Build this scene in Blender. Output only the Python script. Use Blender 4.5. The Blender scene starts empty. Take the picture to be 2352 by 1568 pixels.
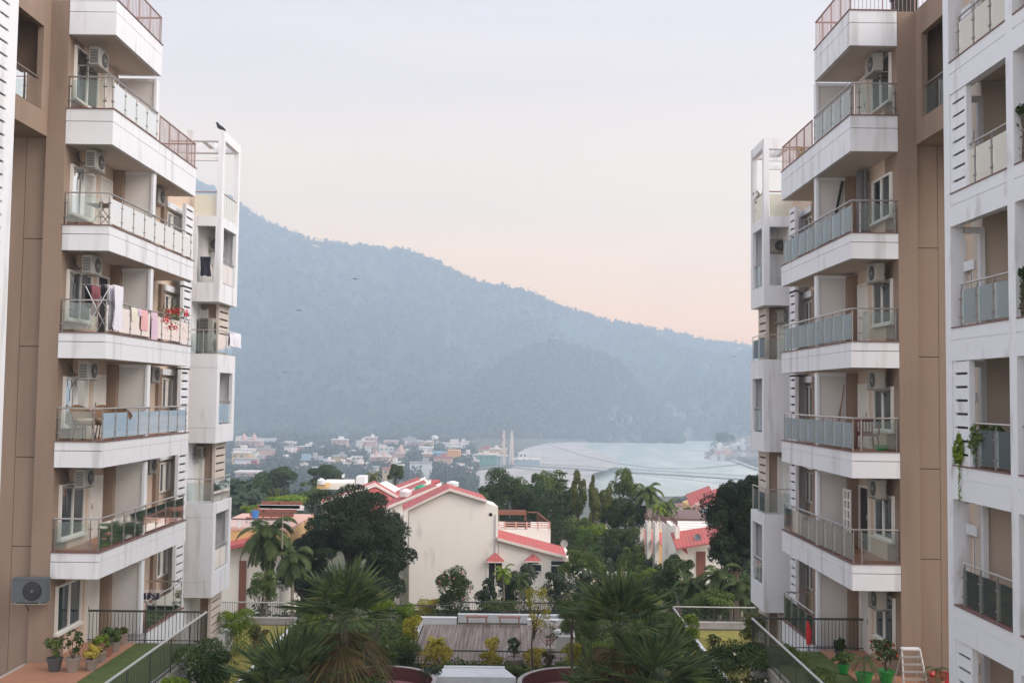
import bpy, math, random
import numpy as np
from mathutils import Matrix, Vector
random.seed(7)
S = bpy.context.scene
COL = S.collection
PI = math.pi
K = 1.8                           # valley, river, town and hills scaled out from the camera to thin near haze
# ---------------------------------------------------------------- camera
F = 2370.0; PW = 2352.0; PH = 1568.0
PITCH = math.atan(126 / F); ROLL = math.radians(0.71)
R_ = Vector((1, 0, 0)); U_ = Vector((0, -math.sin(PITCH), math.cos(PITCH))); W_ = Vector((0, math.cos(PITCH), math.sin(PITCH)))
cx_ = R_ * math.cos(ROLL) + U_ * math.sin(ROLL); cy_ = U_ * math.cos(ROLL) - R_ * math.sin(ROLL)
cam = bpy.data.objects.new('camera', bpy.data.cameras.new('camera')); COL.objects.link(cam)
cam.matrix_world = Matrix((cx_, cy_, -W_)).transposed().to_4x4()
cam.data.lens = F / PW * 36; cam.data.sensor_width = 36; cam.data.clip_start = 0.5; cam.data.clip_end = 12000
S.camera = cam
def ray(x, y):
    d = cx_ * (x - PW / 2) + cy_ * (PH / 2 - y) + W_ * F
    return d
def P(x, y, Y):                 # the point at depth Y metres seen at pixel x, y of the 2352 px wide photograph
    d = ray(x, y); return d * (Y / d.y)
def PZ(x, y, z):
    d = ray(x, y); return d * (z / d.z)
# ---------------------------------------------------------------- world, sun, exposure
SUN_EL, SUN_AZ = 36.0, 112.0     # degrees above the horizon; clockwise from +Y towards +X
wd = bpy.data.worlds.new('World'); S.world = wd; wd.use_nodes = True
nt = wd.node_tree; nt.nodes.clear()
out = nt.nodes.new('ShaderNodeOutputWorld'); add = nt.nodes.new('ShaderNodeAddShader')
b1 = nt.nodes.new('ShaderNodeBackground'); b2 = nt.nodes.new('ShaderNodeBackground')
sky = nt.nodes.new('ShaderNodeTexSky'); sky.sky_type = 'NISHITA'; sky.sun_disc = False
sky.sun_elevation = math.radians(SUN_EL); sky.sun_rotation = math.radians(SUN_AZ); sky.dust_density = 4
nt.links.new(sky.outputs[0], b1.inputs[0]); b1.inputs[1].default_value = 0.05
tc = nt.nodes.new('ShaderNodeTexCoord'); sp = nt.nodes.new('ShaderNodeSeparateXYZ'); rp = nt.nodes.new('ShaderNodeValToRGB')
nt.links.new(tc.outputs['Generated'], sp.inputs[0]); nt.links.new(sp.outputs['Z'], rp.inputs[0]); 
mr = nt.nodes.new('ShaderNodeMapRange'); mr.inputs['From Min'].default_value = -.2; mr.inputs['From Max'].default_value = .75; nt.links.new(sp.outputs['Y'], mr.inputs['Value'])
rc = nt.nodes.new('ShaderNodeValToRGB'); nt.links.new(sp.outputs['Z'], rc.inputs[0]); mxs = nt.nodes.new('ShaderNodeMix'); mxs.data_type = 'RGBA'
nt.links.new(mr.outputs[0], mxs.inputs['Factor']); nt.links.new(rc.outputs[0], mxs.inputs['A']); nt.links.new(rp.outputs[0], mxs.inputs['B']); 
cn = nt.nodes.new('ShaderNodeTexNoise'); cn.inputs['Scale'].default_value = 2.2; cn.inputs['Detail'].default_value = 5; cn.inputs['Distortion'].default_value = .6; cmap = nt.nodes.new('ShaderNodeMapping'); cmap.inputs['Scale'].default_value = (1, 1, 5.5); cmap.inputs['Rotation'].default_value = (0, .12, 0)
nt.links.new(tc.outputs['Generated'], cmap.inputs[0]); nt.links.new(cmap.outputs[0], cn.inputs['Vector']); cm = nt.nodes.new('ShaderNodeMapRange'); cm.inputs['From Min'].default_value = .35; cm.inputs['From Max'].default_value = .7; cm.inputs['To Min'].default_value = .95; cm.inputs['To Max'].default_value = 1.09
nt.links.new(cn.outputs['Fac'], cm.inputs['Value']); nt.links.new(cm.outputs[0], b2.inputs[1]); nt.links.new(mxs.outputs['Result'], b2.inputs[0])
b2.inputs[1].default_value = 1.0
SKY = [(0.0, (1.72, .68, .04)), (.07, (1.60, .69, .08)), (.13, (1.36, .70, .14)), (.20, (1.02, .65, .22)), (.29, (.68, .49, .34)), (.42, (.53, .46, .47)), (1.0, (.44, .46, .54))]
e2 = rc.color_ramp.elements; e2[0].color = (1.06, .98, .95, 1); e2[1].color = (.56, .55, .60, 1)
el = rp.color_ramp.elements
for i, (p_, c_) in enumerate(SKY):
    e_ = el[i] if i < 2 else el.new(p_)
    e_.position = p_; e_.color = (*c_, 1)
nt.links.new(b1.outputs[0], add.inputs[0]); nt.links.new(b2.outputs[0], add.inputs[1]); nt.links.new(add.outputs[0], out.inputs[0])
sl = bpy.data.lights.new('sun', 'SUN'); sl.energy = 1.8; sl.angle = math.radians(45); sl.color = (1, .93, .86)
sun = bpy.data.objects.new('sun', sl); COL.objects.link(sun)
sd = Vector((math.sin(math.radians(SUN_AZ)) * math.cos(math.radians(SUN_EL)), math.cos(math.radians(SUN_AZ)) * math.cos(math.radians(SUN_EL)), math.sin(math.radians(SUN_EL))))
sun.rotation_euler = (-sd).to_track_quat('-Z', 'Y').to_euler(); sun.location = (0, 0, 60)
S.view_settings.view_transform = 'Standard'; S.view_settings.look = 'None'; S.view_settings.exposure = 0.5; S.view_settings.gamma = 1.0
S.cycles.max_bounces = 8; S.cycles.transparent_max_bounces = 24; S.cycles.volume_bounces = 3
# ---------------------------------------------------------------- materials
def mat(name, col, rough=.8, metal=0, var=0.0, scale=3.0, bump=0.0, stain=None, spec=.5, trans=0, grime=0):
    m = bpy.data.materials.new(name); m.use_nodes = True; n = m.node_tree; b = n.nodes['Principled BSDF']
    b.inputs['Base Color'].default_value = (*col, 1); b.inputs['Roughness'].default_value = rough; b.inputs['Metallic'].default_value = metal
    b.inputs['Specular IOR Level'].default_value = spec
    if var or bump or stain:
        t = n.nodes.new('ShaderNodeTexCoord'); no = n.nodes.new('ShaderNodeTexNoise'); no.inputs['Scale'].default_value = scale; no.inputs['Detail'].default_value = 6
        no.inputs['Roughness'].default_value = .65
        n.links.new(t.outputs['Object'], no.inputs['Vector'])
        last = None
        if var:
            mx = n.nodes.new('ShaderNodeMix'); mx.data_type = 'RGBA'
            mx.inputs['A'].default_value = (*[c * (1 - var) for c in col], 1); mx.inputs['B'].default_value = (*[min(1, c * (1 + var)) for c in col], 1)
            n.links.new(no.outputs['Fac'], mx.inputs['Factor']); last = mx.outputs['Result']
        if stain:                      # streaks and blotches of dirt
            mp = n.nodes.new('ShaderNodeMapping'); mp.inputs['Scale'].default_value = stain[1]
            n2 = n.nodes.new('ShaderNodeTexNoise'); n2.inputs['Scale'].default_value = 1.0; n2.inputs['Detail'].default_value = 5
            n.links.new(t.outputs['Object'], mp.inputs[0]); n.links.new(mp.outputs[0], n2.inputs['Vector'])
            cr = n.nodes.new('ShaderNodeValToRGB'); cr.color_ramp.elements[0].position = stain[2]; cr.color_ramp.elements[1].position = stain[2] + .18
            cr.color_ramp.elements[0].color = (0, 0, 0, 1); cr.color_ramp.elements[1].color = (stain[3],) * 3 + (1,)
            n.links.new(n2.outputs['Fac'], cr.inputs[0])
            m2 = n.nodes.new('ShaderNodeMix'); m2.data_type = 'RGBA'; m2.inputs['B'].default_value = (*stain[0], 1)
            if last: n.links.new(last, m2.inputs['A'])
            else: m2.inputs['A'].default_value = (*col, 1)
            n.links.new(cr.outputs[0], m2.inputs['Factor']); last = m2.outputs['Result']
        if last: n.links.new(last, b.inputs['Base Color'])
        if bump:
            bp = n.nodes.new('ShaderNodeBump'); bp.inputs['Strength'].default_value = bump; bp.inputs['Distance'].default_value = .02
            n.links.new(no.outputs['Fac'], bp.inputs['Height']); n.links.new(bp.outputs[0], b.inputs['Normal'])
    return m
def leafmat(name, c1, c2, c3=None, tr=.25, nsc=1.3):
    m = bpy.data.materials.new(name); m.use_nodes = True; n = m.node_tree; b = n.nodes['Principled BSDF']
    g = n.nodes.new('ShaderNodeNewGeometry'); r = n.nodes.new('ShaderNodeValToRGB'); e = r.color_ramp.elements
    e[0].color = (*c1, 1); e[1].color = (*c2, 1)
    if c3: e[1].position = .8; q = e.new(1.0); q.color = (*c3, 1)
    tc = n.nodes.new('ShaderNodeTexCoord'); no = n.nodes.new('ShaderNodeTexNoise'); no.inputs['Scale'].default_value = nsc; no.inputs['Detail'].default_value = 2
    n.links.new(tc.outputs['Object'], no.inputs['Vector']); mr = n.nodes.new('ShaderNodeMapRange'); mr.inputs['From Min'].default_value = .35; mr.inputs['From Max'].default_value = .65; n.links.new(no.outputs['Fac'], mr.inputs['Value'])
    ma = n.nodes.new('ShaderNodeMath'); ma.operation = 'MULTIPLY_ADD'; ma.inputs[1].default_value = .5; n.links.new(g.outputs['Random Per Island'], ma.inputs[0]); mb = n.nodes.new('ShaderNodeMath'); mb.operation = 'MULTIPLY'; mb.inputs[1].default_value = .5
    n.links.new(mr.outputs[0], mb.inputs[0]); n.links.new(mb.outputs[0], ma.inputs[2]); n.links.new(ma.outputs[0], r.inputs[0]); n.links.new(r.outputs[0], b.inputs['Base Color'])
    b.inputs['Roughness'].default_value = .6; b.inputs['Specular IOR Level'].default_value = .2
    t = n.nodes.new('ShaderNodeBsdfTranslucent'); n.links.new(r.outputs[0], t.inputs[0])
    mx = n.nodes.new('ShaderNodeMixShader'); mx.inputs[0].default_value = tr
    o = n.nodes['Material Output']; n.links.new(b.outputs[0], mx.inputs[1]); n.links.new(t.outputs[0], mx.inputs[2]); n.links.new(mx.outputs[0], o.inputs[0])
    return m
def glassmat(name, tint, body, bodyfac, ior=1.42):
    m = bpy.data.materials.new(name); m.use_nodes = True; n = m.node_tree; n.nodes.remove(n.nodes['Principled BSDF']); o = n.nodes['Material Output']
    t = n.nodes.new('ShaderNodeBsdfTransparent'); t.inputs[0].default_value = (*tint, 1)
    d = n.nodes.new('ShaderNodeBsdfDiffuse'); d.inputs[0].default_value = (*body, 1)
    g = n.nodes.new('ShaderNodeBsdfGlossy'); g.inputs['Roughness'].default_value = .03; g.inputs[0].default_value = (.95, .97, .97, 1)
    f = n.nodes.new('ShaderNodeFresnel'); f.inputs[0].default_value = ior
    a = n.nodes.new('ShaderNodeMixShader'); a.inputs[0].default_value = bodyfac; c = n.nodes.new('ShaderNodeMixShader')
    n.links.new(t.outputs[0], a.inputs[1]); n.links.new(d.outputs[0], a.inputs[2]); n.links.new(f.outputs[0], c.inputs[0])
    n.links.new(a.outputs[0], c.inputs[1]); n.links.new(g.outputs[0], c.inputs[2]); n.links.new(c.outputs[0], o.inputs[0])
    return m
M = dict(
    white=mat('white_render', (.74, .75, .78), .75, var=.05, scale=1.2, bump=.15, stain=((.36, .34, .32), (2.6, 2.6, .35), .54, .48)),
    white_old=mat('weathered_white_render', (.72, .74, .78), .8, var=.06, scale=1.5, bump=.2, stain=((.34, .32, .30), (1.8, 1.8, .9), .56, .6)),
    panel=mat('pale_grey_partition', (.60, .58, .56), .8, var=.05, scale=1.5),
    beige=mat('beige_render', (.60, .47, .37), .85, var=.06, scale=1.0, bump=.15),
    backwall=mat('greyish_beige_render', (.56, .49, .42), .85, var=.05), brown=mat('brown_render', (.285, .205, .155), .88, var=.08, scale=.8, bump=.25, stain=((.19, .135, .10), (1.1, 1.1, .18), .48, .55)),
    coping=mat('red_brown_coping', (.17, .09, .08), .6),
    tile=mat('terracotta_floor', (.40, .20, .125), .5, var=.15, scale=2.0),
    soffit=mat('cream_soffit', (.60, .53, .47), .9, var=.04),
    frame=mat('white_window_frame', (.76, .74, .70), .4),
    steel=mat('brushed_steel', (.55, .54, .53), .3, .9),
    darksteel=mat('dull_steel_post', (.26, .25, .24), .45, .7),
    redmetal=mat('maroon_painted_rail', (.34, .22, .20), .5),
    door=mat('white_door', (.70, .68, .64), .5),
    dark=mat('dark_gap', (.015, .014, .018), .8),
    pane=mat('dark_window_glass', (.03, .045, .05), .04, spec=1.0),
    curtain=mat('pale_curtain', (.42, .42, .41), .9),
    acbody=mat('off_white_metal_casing', (.31, .29, .26), .5, var=.08, scale=8),
    acdark=mat('black_plastic_grille', (.02, .02, .022), .5),
    acgrey=mat('dark_grey_metal_casing', (.10, .115, .13), .5),
    rail=mat('dark_grey_fence_paint', (.05, .058, .048), .5),
    railtop=mat('galvanised_handrail', (.50, .50, .48), .4, .4),
    concrete=mat('concrete_kerb', (.42, .39, .37), .9, var=.2, scale=2, bump=.3, stain=((.2, .19, .17), (1, 1, .5), .5, .5)),
    kerb=mat('white_kerb_paint', (.68, .70, .72), .7, var=.1, scale=3, stain=((.35, .35, .33), (1.2, 1.2, .6), .55, .4)),
    maroon=mat('maroon_wall_paint', (.12, .035, .04), .6, var=.15, scale=2),
    pinkfloor=mat('faded_pink_floor', (.36, .17, .18), .7, var=.15, scale=2),
    soil=mat('soil', (.06, .045, .035), .95, var=.3, scale=4),
    cream=mat('cream_house_render', (.87, .82, .75), .85, var=.05, scale=.7, bump=.1, stain=((.33, .30, .27), (1.2, 1.2, .35), .58, .45)),
    roofred=mat('faded_red_roof_tile', (.45, .11, .105), .8, var=.22, scale=1.1, stain=((.30, .14, .12), (.8, .8, .8), .5, .5)),
    roofedge=mat('cream_roof_edge', (.75, .66, .60), .8),
    orange=mat('ochre_house_render', (.68, .44, .20), .85, var=.06, scale=1),
    pinkwall=mat('salmon_house_render', (.66, .40, .33), .85, var=.06),
    rust=mat('rusty_roof_sheet', (.23, .09, .06), .7, var=.2, scale=3),
    plastic_w=mat('white_plastic', (.78, .78, .78), .5),
    plastic_g=mat('green_plastic', (.02, .36, .20), .45),
    plastic_lg=mat('bright_green_plastic', (.02, .27, .05), .4),
    plastic_r=mat('red_plastic', (.50, .02, .03), .45),
    plastic_b=mat('blue_plastic', (.05, .22, .55), .45),
    maroonp=mat('maroon_plastic', (.20, .06, .06), .45),
    bark=mat('bark', (.10, .075, .055), .9, var=.3, scale=8, bump=.6),
    palebark=mat('pale_bark', (.30, .26, .20), .9, var=.25, scale=8, bump=.4),
    wood=mat('weathered_bench_wood', (.30, .14, .12), .7, var=.2, scale=6),
    wicker=mat('brown_wicker', (.20, .12, .07), .7), cushion=mat('tan_cushion', (.45, .34, .25), .9),
    pot_d=mat('dark_grey_pot', (.07, .07, .075), .6), pot_g=mat('grey_brown_pot', (.27, .22, .19), .8, var=.2, scale=8), pot_t=mat('clay_pot', (.30, .14, .09), .8),
    cloth_w=mat('white_cloth', (.75, .74, .80), .95), cloth_p=mat('pink_cloth', (.75, .42, .42), .95), cloth_k=mat('dark_cloth', (.03, .03, .05), .95),
    cloth_m=mat('mauve_cloth', (.68, .50, .60), .95), cloth_c=mat('cream_cloth', (.74, .70, .58), .95), cloth_r=mat('red_cloth', (.55, .03, .03), .95), cloth_rose=mat('dusty_rose_cloth', (.36, .13, .15), .95),
    black=mat('matt_black', (.02, .02, .02), .6), pipe=mat('grey_drain_pipe', (.11, .105, .11), .6),
    stalk=mat('green_leaf_stalk', (.07, .09, .03), .6), tower=mat('pinkish_cream_paint', (.70, .56, .46), .7), cablegrey=mat('hazy_grey_cable', (.22, .22, .22), .6), lamp=mat('lamp_diffuser', (.7, .62, .42), .4),
    petal_r=mat('red_petal', (.65, .02, .03), .6), petal_p=mat('pink_petal', (.75, .25, .28), .6), petal_w=mat('cream_petal', (.75, .68, .5), .6),
    blueroof=mat('blue_metal_roof', (.30, .42, .50), .5), greenroof=mat('green_metal_roof', (.10, .32, .25), .5),
    mural=mat('orange_painted_wall', (.80, .36, .08), .8), bluewall=mat('pale_blue_wall', (.25, .42, .55), .8),
    shingle=mat('brown_thatch_roof', (.30, .17, .12), .9, var=.3, scale=4),
    feather=mat('dark_feather', (.03, .035, .05), .7),
)
M['glass_sky_blue'] = glassmat('frosted_glass_blue_sky_tint', (.88, .93, .92), (.72, .79, .78), .32)  # pale blue body colour stands for sky reflected in the frosted glass
M['glass_sky_cream'] = glassmat('frosted_glass_cream_sky_tint', (.88, .88, .78), (.86, .84, .74), .62)  # cream body colour stands for the horizon sky these panes mirror
M['glass_clear'] = glassmat('clear_balcony_glass', (.90, .94, .93), (.55, .62, .60), .10)
M['pane_see'] = glassmat('window_glass', (.55, .60, .62), (.05, .07, .08), .35, 1.9)
L = dict(
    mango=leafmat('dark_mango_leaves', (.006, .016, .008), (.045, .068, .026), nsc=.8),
    deep=leafmat('deep_green_leaves', (.014, .036, .012), (.09, .135, .038)),
    mid=leafmat('mid_green_leaves', (.035, .070, .018), (.16, .21, .05)),
    olive=leafmat('olive_leaves', (.07, .09, .022), (.19, .20, .05)),
    bright=leafmat('bright_green_leaves', (.08, .14, .015), (.24, .33, .035)),
    yellow=leafmat('yellow_green_leaves', (.18, .19, .015), (.50, .44, .05), (.68, .56, .10)),
    croton=leafmat('yellow_croton_leaves', (.30, .26, .03), (.62, .50, .10), (.25, .28, .05)),
    palm=leafmat('fan_palm_leaves', (.016, .036, .018), (.12, .17, .06), (.26, .20, .06), nsc=2.5),
    feather=leafmat('feather_palm_leaves', (.03, .055, .018), (.11, .145, .045)),
    plum=leafmat('grey_green_leaves', (.022, .040, .028), (.08, .11, .07), (.35, .36, .28)),
    conifer=leafmat('conifer_needles', (.015, .038, .016), (.05, .085, .03)),
    lime=leafmat('fresh_conifer_needles', (.04, .08, .02), (.12, .20, .05)),
    far=leafmat('far_leaves', (.022, .040, .026), (.058, .082, .042), tr=.1, nsc=.018),
    dry=leafmat('dry_leaves', (.05, .04, .02), (.20, .15, .06)),
)
# ---------------------------------------------------------------- mesh helpers
class MB:
    def __init__(s, T=None): s.v = []; s.f = []; s.m = []; s.T = T
    def add(s, vs, fs, m=0):
        o = len(s.v); s.v += [s.T(*v) if s.T else tuple(v) for v in vs]; s.f += [tuple(i + o for i in f) for f in fs]; s.m += [m] * len(fs); return s
    def box(s, x0, x1, y0, y1, z0, z1, m=0):
        return s.add([(x, y, z) for z in (z0, z1) for y in (y0, y1) for x in (x0, x1)], [(0, 2, 3, 1), (4, 5, 7, 6), (0, 1, 5, 4), (2, 6, 7, 3), (0, 4, 6, 2), (1, 3, 7, 5)], m)
    def hexa(s, pts, m=0): return s.add(pts, [(0, 3, 2, 1), (4, 5, 6, 7), (0, 1, 5, 4), (1, 2, 6, 5), (2, 3, 7, 6), (3, 0, 4, 7)], m)
    def poly(s, pts, m=0): return s.add(pts, [tuple(range(len(pts)))], m)
    def prism(s, pts, d, m=0):      # polygon pts extruded by vector d
        n = len(pts); q = [tuple(a + b for a, b in zip(p, d)) for p in pts]
        return s.add(list(map(tuple, pts)) + q, [tuple(range(n))[::-1], tuple(range(n, 2 * n))] + [(i, (i + 1) % n, (i + 1) % n + n, i + n) for i in range(n)], m)
    def tube(s, pts, r, n=6, m=0, cap=True):
        pts = [Vector(p) for p in pts]; rs = r if isinstance(r, (list, tuple)) else [r] * len(pts); vs = []; fs = []
        for i, p in enumerate(pts):
            d = (pts[min(i + 1, len(pts) - 1)] - pts[max(i - 1, 0)]).normalized()
            a = d.orthogonal().normalized() if i == 0 else (a - d * a.dot(d)).normalized()
            b = d.cross(a)
            for k in range(n):
                t = 2 * PI * k / n; vs.append(tuple(p + (a * math.cos(t) + b * math.sin(t)) * rs[i]))
        for i in range(len(pts) - 1):
            for k in range(n): fs.append((i * n + k, i * n + (k + 1) % n, (i + 1) * n + (k + 1) % n, (i + 1) * n + k))
        if cap: fs += [tuple(range(n))[::-1], tuple(range((len(pts) - 1) * n, len(pts) * n))]
        return s.add(vs, fs, m)
    def lathe(s, prof, c=(0, 0, 0), n=16, m=0, ax='z'):
        vs = []; fs = []
        for r, h in prof:
            for k in range(n):
                t = 2 * PI * k / n; a, b = r * math.cos(t), r * math.sin(t)
                vs.append((c[0] + a, c[1] + b, c[2] + h) if ax == 'z' else ((c[0] + h, c[1] + a, c[2] + b) if ax == 'x' else (c[0] + a, c[1] + h, c[2] + b)))
        for i in range(len(prof) - 1):
            for k in range(n): fs.append((i * n + k, i * n + (k + 1) % n, (i + 1) * n + (k + 1) % n, (i + 1) * n + k))
        fs += [tuple(range(n))[::-1], tuple(range((len(prof) - 1) * n, len(prof) * n))]
        return s.add(vs, fs, m)
    def blob(s, c, r, m=0, n=8, jit=.15):
        vs = [(c[0], c[1], c[2] - r[2])]; fs = []; k = n // 2
        for i in range(1, k):
            a = -PI / 2 + PI * i / k
            for j in range(n):
                t = 2 * PI * j / n; q = 1 + random.uniform(-jit, jit)
                vs.append((c[0] + r[0] * math.cos(a) * math.cos(t) * q, c[1] + r[1] * math.cos(a) * math.sin(t) * q, c[2] + r[2] * math.sin(a) * q))
        vs.append((c[0], c[1], c[2] + r[2]))
        for j in range(n): fs.append((0, 1 + (j + 1) % n, 1 + j)); fs.append((len(vs) - 1, 1 + (k - 2) * n + j, 1 + (k - 2) * n + (j + 1) % n))
        for i in range(k - 2):
            for j in range(n): fs.append((1 + i * n + j, 1 + i * n + (j + 1) % n, 1 + (i + 1) * n + (j + 1) % n, 1 + (i + 1) * n + j))
        return s.add(vs, fs, m)
    def build(s, name, mats, parent=None, smooth=False):
        me = bpy.data.meshes.new(name); me.from_pydata(s.v, [], s.f); mats = mats if isinstance(mats, (list, tuple)) else [mats]
        for x in mats: me.materials.append(x)
        if len(mats) > 1: me.polygons.foreach_set('material_index', s.m)
        if smooth: me.polygons.foreach_set('use_smooth', [True] * len(s.f))
        me.update(); return link(name, me, parent)
def link(name, me, parent=None):
    o = bpy.data.objects.new(name, me); COL.objects.link(o)
    if parent is not None:
        o.parent = parent
        if parent.type == 'EMPTY': o.matrix_parent_inverse = Matrix.Translation(-Vector(parent['_b']))
    return o
def tag(o, label=None, cat=None, group=None, kind=None):
    if label: o['label'] = label
    if cat: o['category'] = cat
    if group: o['group'] = group
    if kind: o['kind'] = kind
    return o
def thing(name, label, cat, loc=(0, 0, 0), group=None):
    o = bpy.data.objects.new(name, None); COL.objects.link(o); o.location = loc; o['_b'] = [float(x) for x in loc]; o.empty_display_size = .3
    return tag(o, label, cat, group)
def dup(root, loc, rz=0, sc=1, label=None, group=None):
    def cp(o, par):
        c = o.copy(); COL.objects.link(c); c.parent = par
        if par is not None: c.matrix_parent_inverse = o.matrix_parent_inverse.copy()
        for ch in [q for q in kids.get(o.name, [])]: cp(ch, c)
        return c
    kids = {}
    for q in [root] + list(root.children_recursive):
        if q.parent: kids.setdefault(q.parent.name, []).append(q)
    r = cp(root, None); place(r, loc, rz, sc, label, group); return r
def place(r, loc, rz=0, sc=1, label=None, group=None):
    r.location = loc; r.rotation_euler = (0, 0, rz); r.scale = (sc, sc, sc) if not isinstance(sc, tuple) else sc
    if label: r['label'] = label
    if group: r['group'] = group
    return r
def npmesh(name, V, nper, material, parent=None):          # V: (n*nper,3) loose polygons of nper vertices
    n = len(V) // nper; me = bpy.data.meshes.new(name); me.vertices.add(len(V)); me.vertices.foreach_set('co', V.astype(np.float32).ravel())
    me.loops.add(len(V)); me.loops.foreach_set('vertex_index', np.arange(len(V), dtype=np.int32))
    me.polygons.add(n); me.polygons.foreach_set('loop_start', np.arange(0, len(V), nper, dtype=np.int32))
    try: me.polygons.foreach_set('loop_total', np.full(n, nper, dtype=np.int32))
    except Exception: pass
    me.materials.append(material); me.update(calc_edges=True); return link(name, me, parent)
def leafquads(rng, C, N, size, asp=.55, droop=.25, jit=.5):         # leaf cards at centres C facing roughly N
    n = len(C); N = N + rng.normal(0, jit, (n, 3)); N /= np.linalg.norm(N, axis=1, keepdims=True) + 1e-9
    A = np.cross(N, rng.normal(0, 1, (n, 3))); A[:, 2] -= droop; A -= N * (A * N).sum(1, keepdims=True); A /= np.linalg.norm(A, axis=1, keepdims=True) + 1e-9
    B = np.cross(N, A); s = size * rng.uniform(.6, 1.3, (n, 1)); A = A * s; B = B * s * asp
    return np.stack([C - A, C - B * .9 + N * s * .12, C + A, C + B * .9 + N * s * .12], 1).reshape(-1, 3)
def crown_pts(rng, c, r, n, k, sub, inner=.35, low=-1.0):
    # k sub-clumps spread over an ellipsoid; leaves fill each clump's shell
    c = np.array(c, float); r = np.array(r, float)
    D = rng.normal(0, 1, (k, 3)); D /= np.linalg.norm(D, axis=1, keepdims=True); D[:, 2] = np.maximum(D[:, 2], low)
    sc = c + D * r * rng.uniform(inner, 1.06 - sub * .62, (k, 1)); sr = sub * rng.uniform(.45, 1.2, (k, 1))
    i = rng.integers(0, k, n); E = rng.normal(0, 1, (n, 3)); E /= np.linalg.norm(E, axis=1, keepdims=True); E[:, 2] = np.where((E[:, 2] < -.3) & (rng.random(n) < .6), -E[:, 2], E[:, 2])
    rad = rng.uniform(.55, 1.05, (n, 1)) ** .6
    return sc[i] + E * r * sr[i] * rad, E, sc
SEED = [10]
def rngn(): SEED[0] += 1; return np.random.default_rng(SEED[0])
def tree(name, label, cat, px, py, rx, ry, Y, lm, n=6000, leaf=2.2, base=None, k=16, sub=.42, trunk=.13, bark='bark', group=None, low=-1.0, depth=None, skirt=False, limbs=6, crown='crown'):
    """crown centre and radii in photo pixels at depth Y; base = pixel row of the foot or a height in metres below the crown"""
    c = P(px, py, Y); s = Y / F; r = (rx * s, (depth or rx) * s, ry * s)
    zb = base if base is not None else c.z - r[2] * 1.6
    t = thing(name, label, cat, (c.x, c.y, zb), group); g = rngn()
    C, E, sc = crown_pts(g, c, r, n, k, sub, low=low)
    if skirt and c.z - r[2] * .6 > zb:
        q = g.random(n) < .45; q &= C[:, 2] < c.z + r[2] * .2; f_ = g.random(n); C[q, 2] = zb + .05 + (C[q, 2] - zb) * f_[q] ** .8; C[q, :2] = np.array([c.x, c.y]) + (C[q, :2] - np.array([c.x, c.y])) * (.75 + .25 * f_[q])[:, None]
    o = npmesh(crown, leafquads(g, C, E, leaf * s), 4, lm, t)
    if trunk:
        b = MB(); top = Vector((c.x, c.y, c.z - r[2] * .15)); w = trunk; f = Vector((c.x + g.uniform(-.1, .1) * r[0], c.y, zb)); mid = (f + top) / 2 + Vector((g.uniform(-.12, .12) * r[0], 0, 0))
        b.tube([f, mid, top], [w, w * .75, w * .4], 7)
        for q in list(sc)[:limbs]:
            q = Vector(q); a = f.lerp(top, .55 + .3 * g.random()); b.tube([a, a.lerp(q, .5) + Vector((0, 0, -.04 * r[2])), q], [w * .42, w * .28, w * .1], 5)
        b.build('trunk' if trunk > .05 else 'stem', M[bark], t)
    return t
def noise2(x, y, seed=0):
    def h(i, j): v = np.sin(i * 127.1 + j * 311.7 + seed * 74.7) * 43758.5453; return v - np.floor(v)
    xi = np.floor(x); yi = np.floor(y); fx = x - xi; fy = y - yi; fx = fx * fx * (3 - 2 * fx); fy = fy * fy * (3 - 2 * fy)
    return (h(xi, yi) * (1 - fx) + h(xi + 1, yi) * fx) * (1 - fy) + (h(xi, yi + 1) * (1 - fx) + h(xi + 1, yi + 1) * fx) * fy
def gridmesh(name, X, Y, Z, m, smooth=True):
    a, b = X.shape; V = np.stack([X, Y, Z], -1).reshape(-1, 3); i = np.arange(a * b).reshape(a, b)
    q = np.stack([i[:-1, :-1], i[:-1, 1:], i[1:, 1:], i[1:, :-1]], -1).reshape(-1, 4)
    me = bpy.data.meshes.new(name); me.vertices.add(len(V)); me.vertices.foreach_set('co', V.astype(np.float32).ravel()); me.loops.add(q.size); me.loops.foreach_set('vertex_index', q.astype(np.int32).ravel())
    me.polygons.add(len(q)); me.polygons.foreach_set('loop_start', np.arange(0, q.size, 4, dtype=np.int32))
    try: me.polygons.foreach_set('loop_total', np.full(len(q), 4, dtype=np.int32))
    except Exception: pass
    me.materials.append(m); me.update(calc_edges=True)
    if smooth: me.polygons.foreach_set('use_smooth', [True] * len(q))
    return link(name, me)

def ridged(name, d, sc):
    n = M[name].node_tree; b = n.nodes['Principled BSDF']; t = n.nodes.new('ShaderNodeTexCoord'); w = n.nodes.new('ShaderNodeTexWave'); w.inputs['Scale'].default_value = sc; w.inputs['Distortion'].default_value = .4; w.bands_direction = d
    bp = n.nodes.new('ShaderNodeBump'); bp.inputs['Strength'].default_value = .5; bp.inputs['Distance'].default_value = .035; n.links.new(t.outputs['Object'], w.inputs['Vector']); n.links.new(w.outputs['Fac'], bp.inputs['Height']); n.links.new(bp.outputs[0], b.inputs['Normal'])
ridged('roofred', 'X', 1.2)
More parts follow.
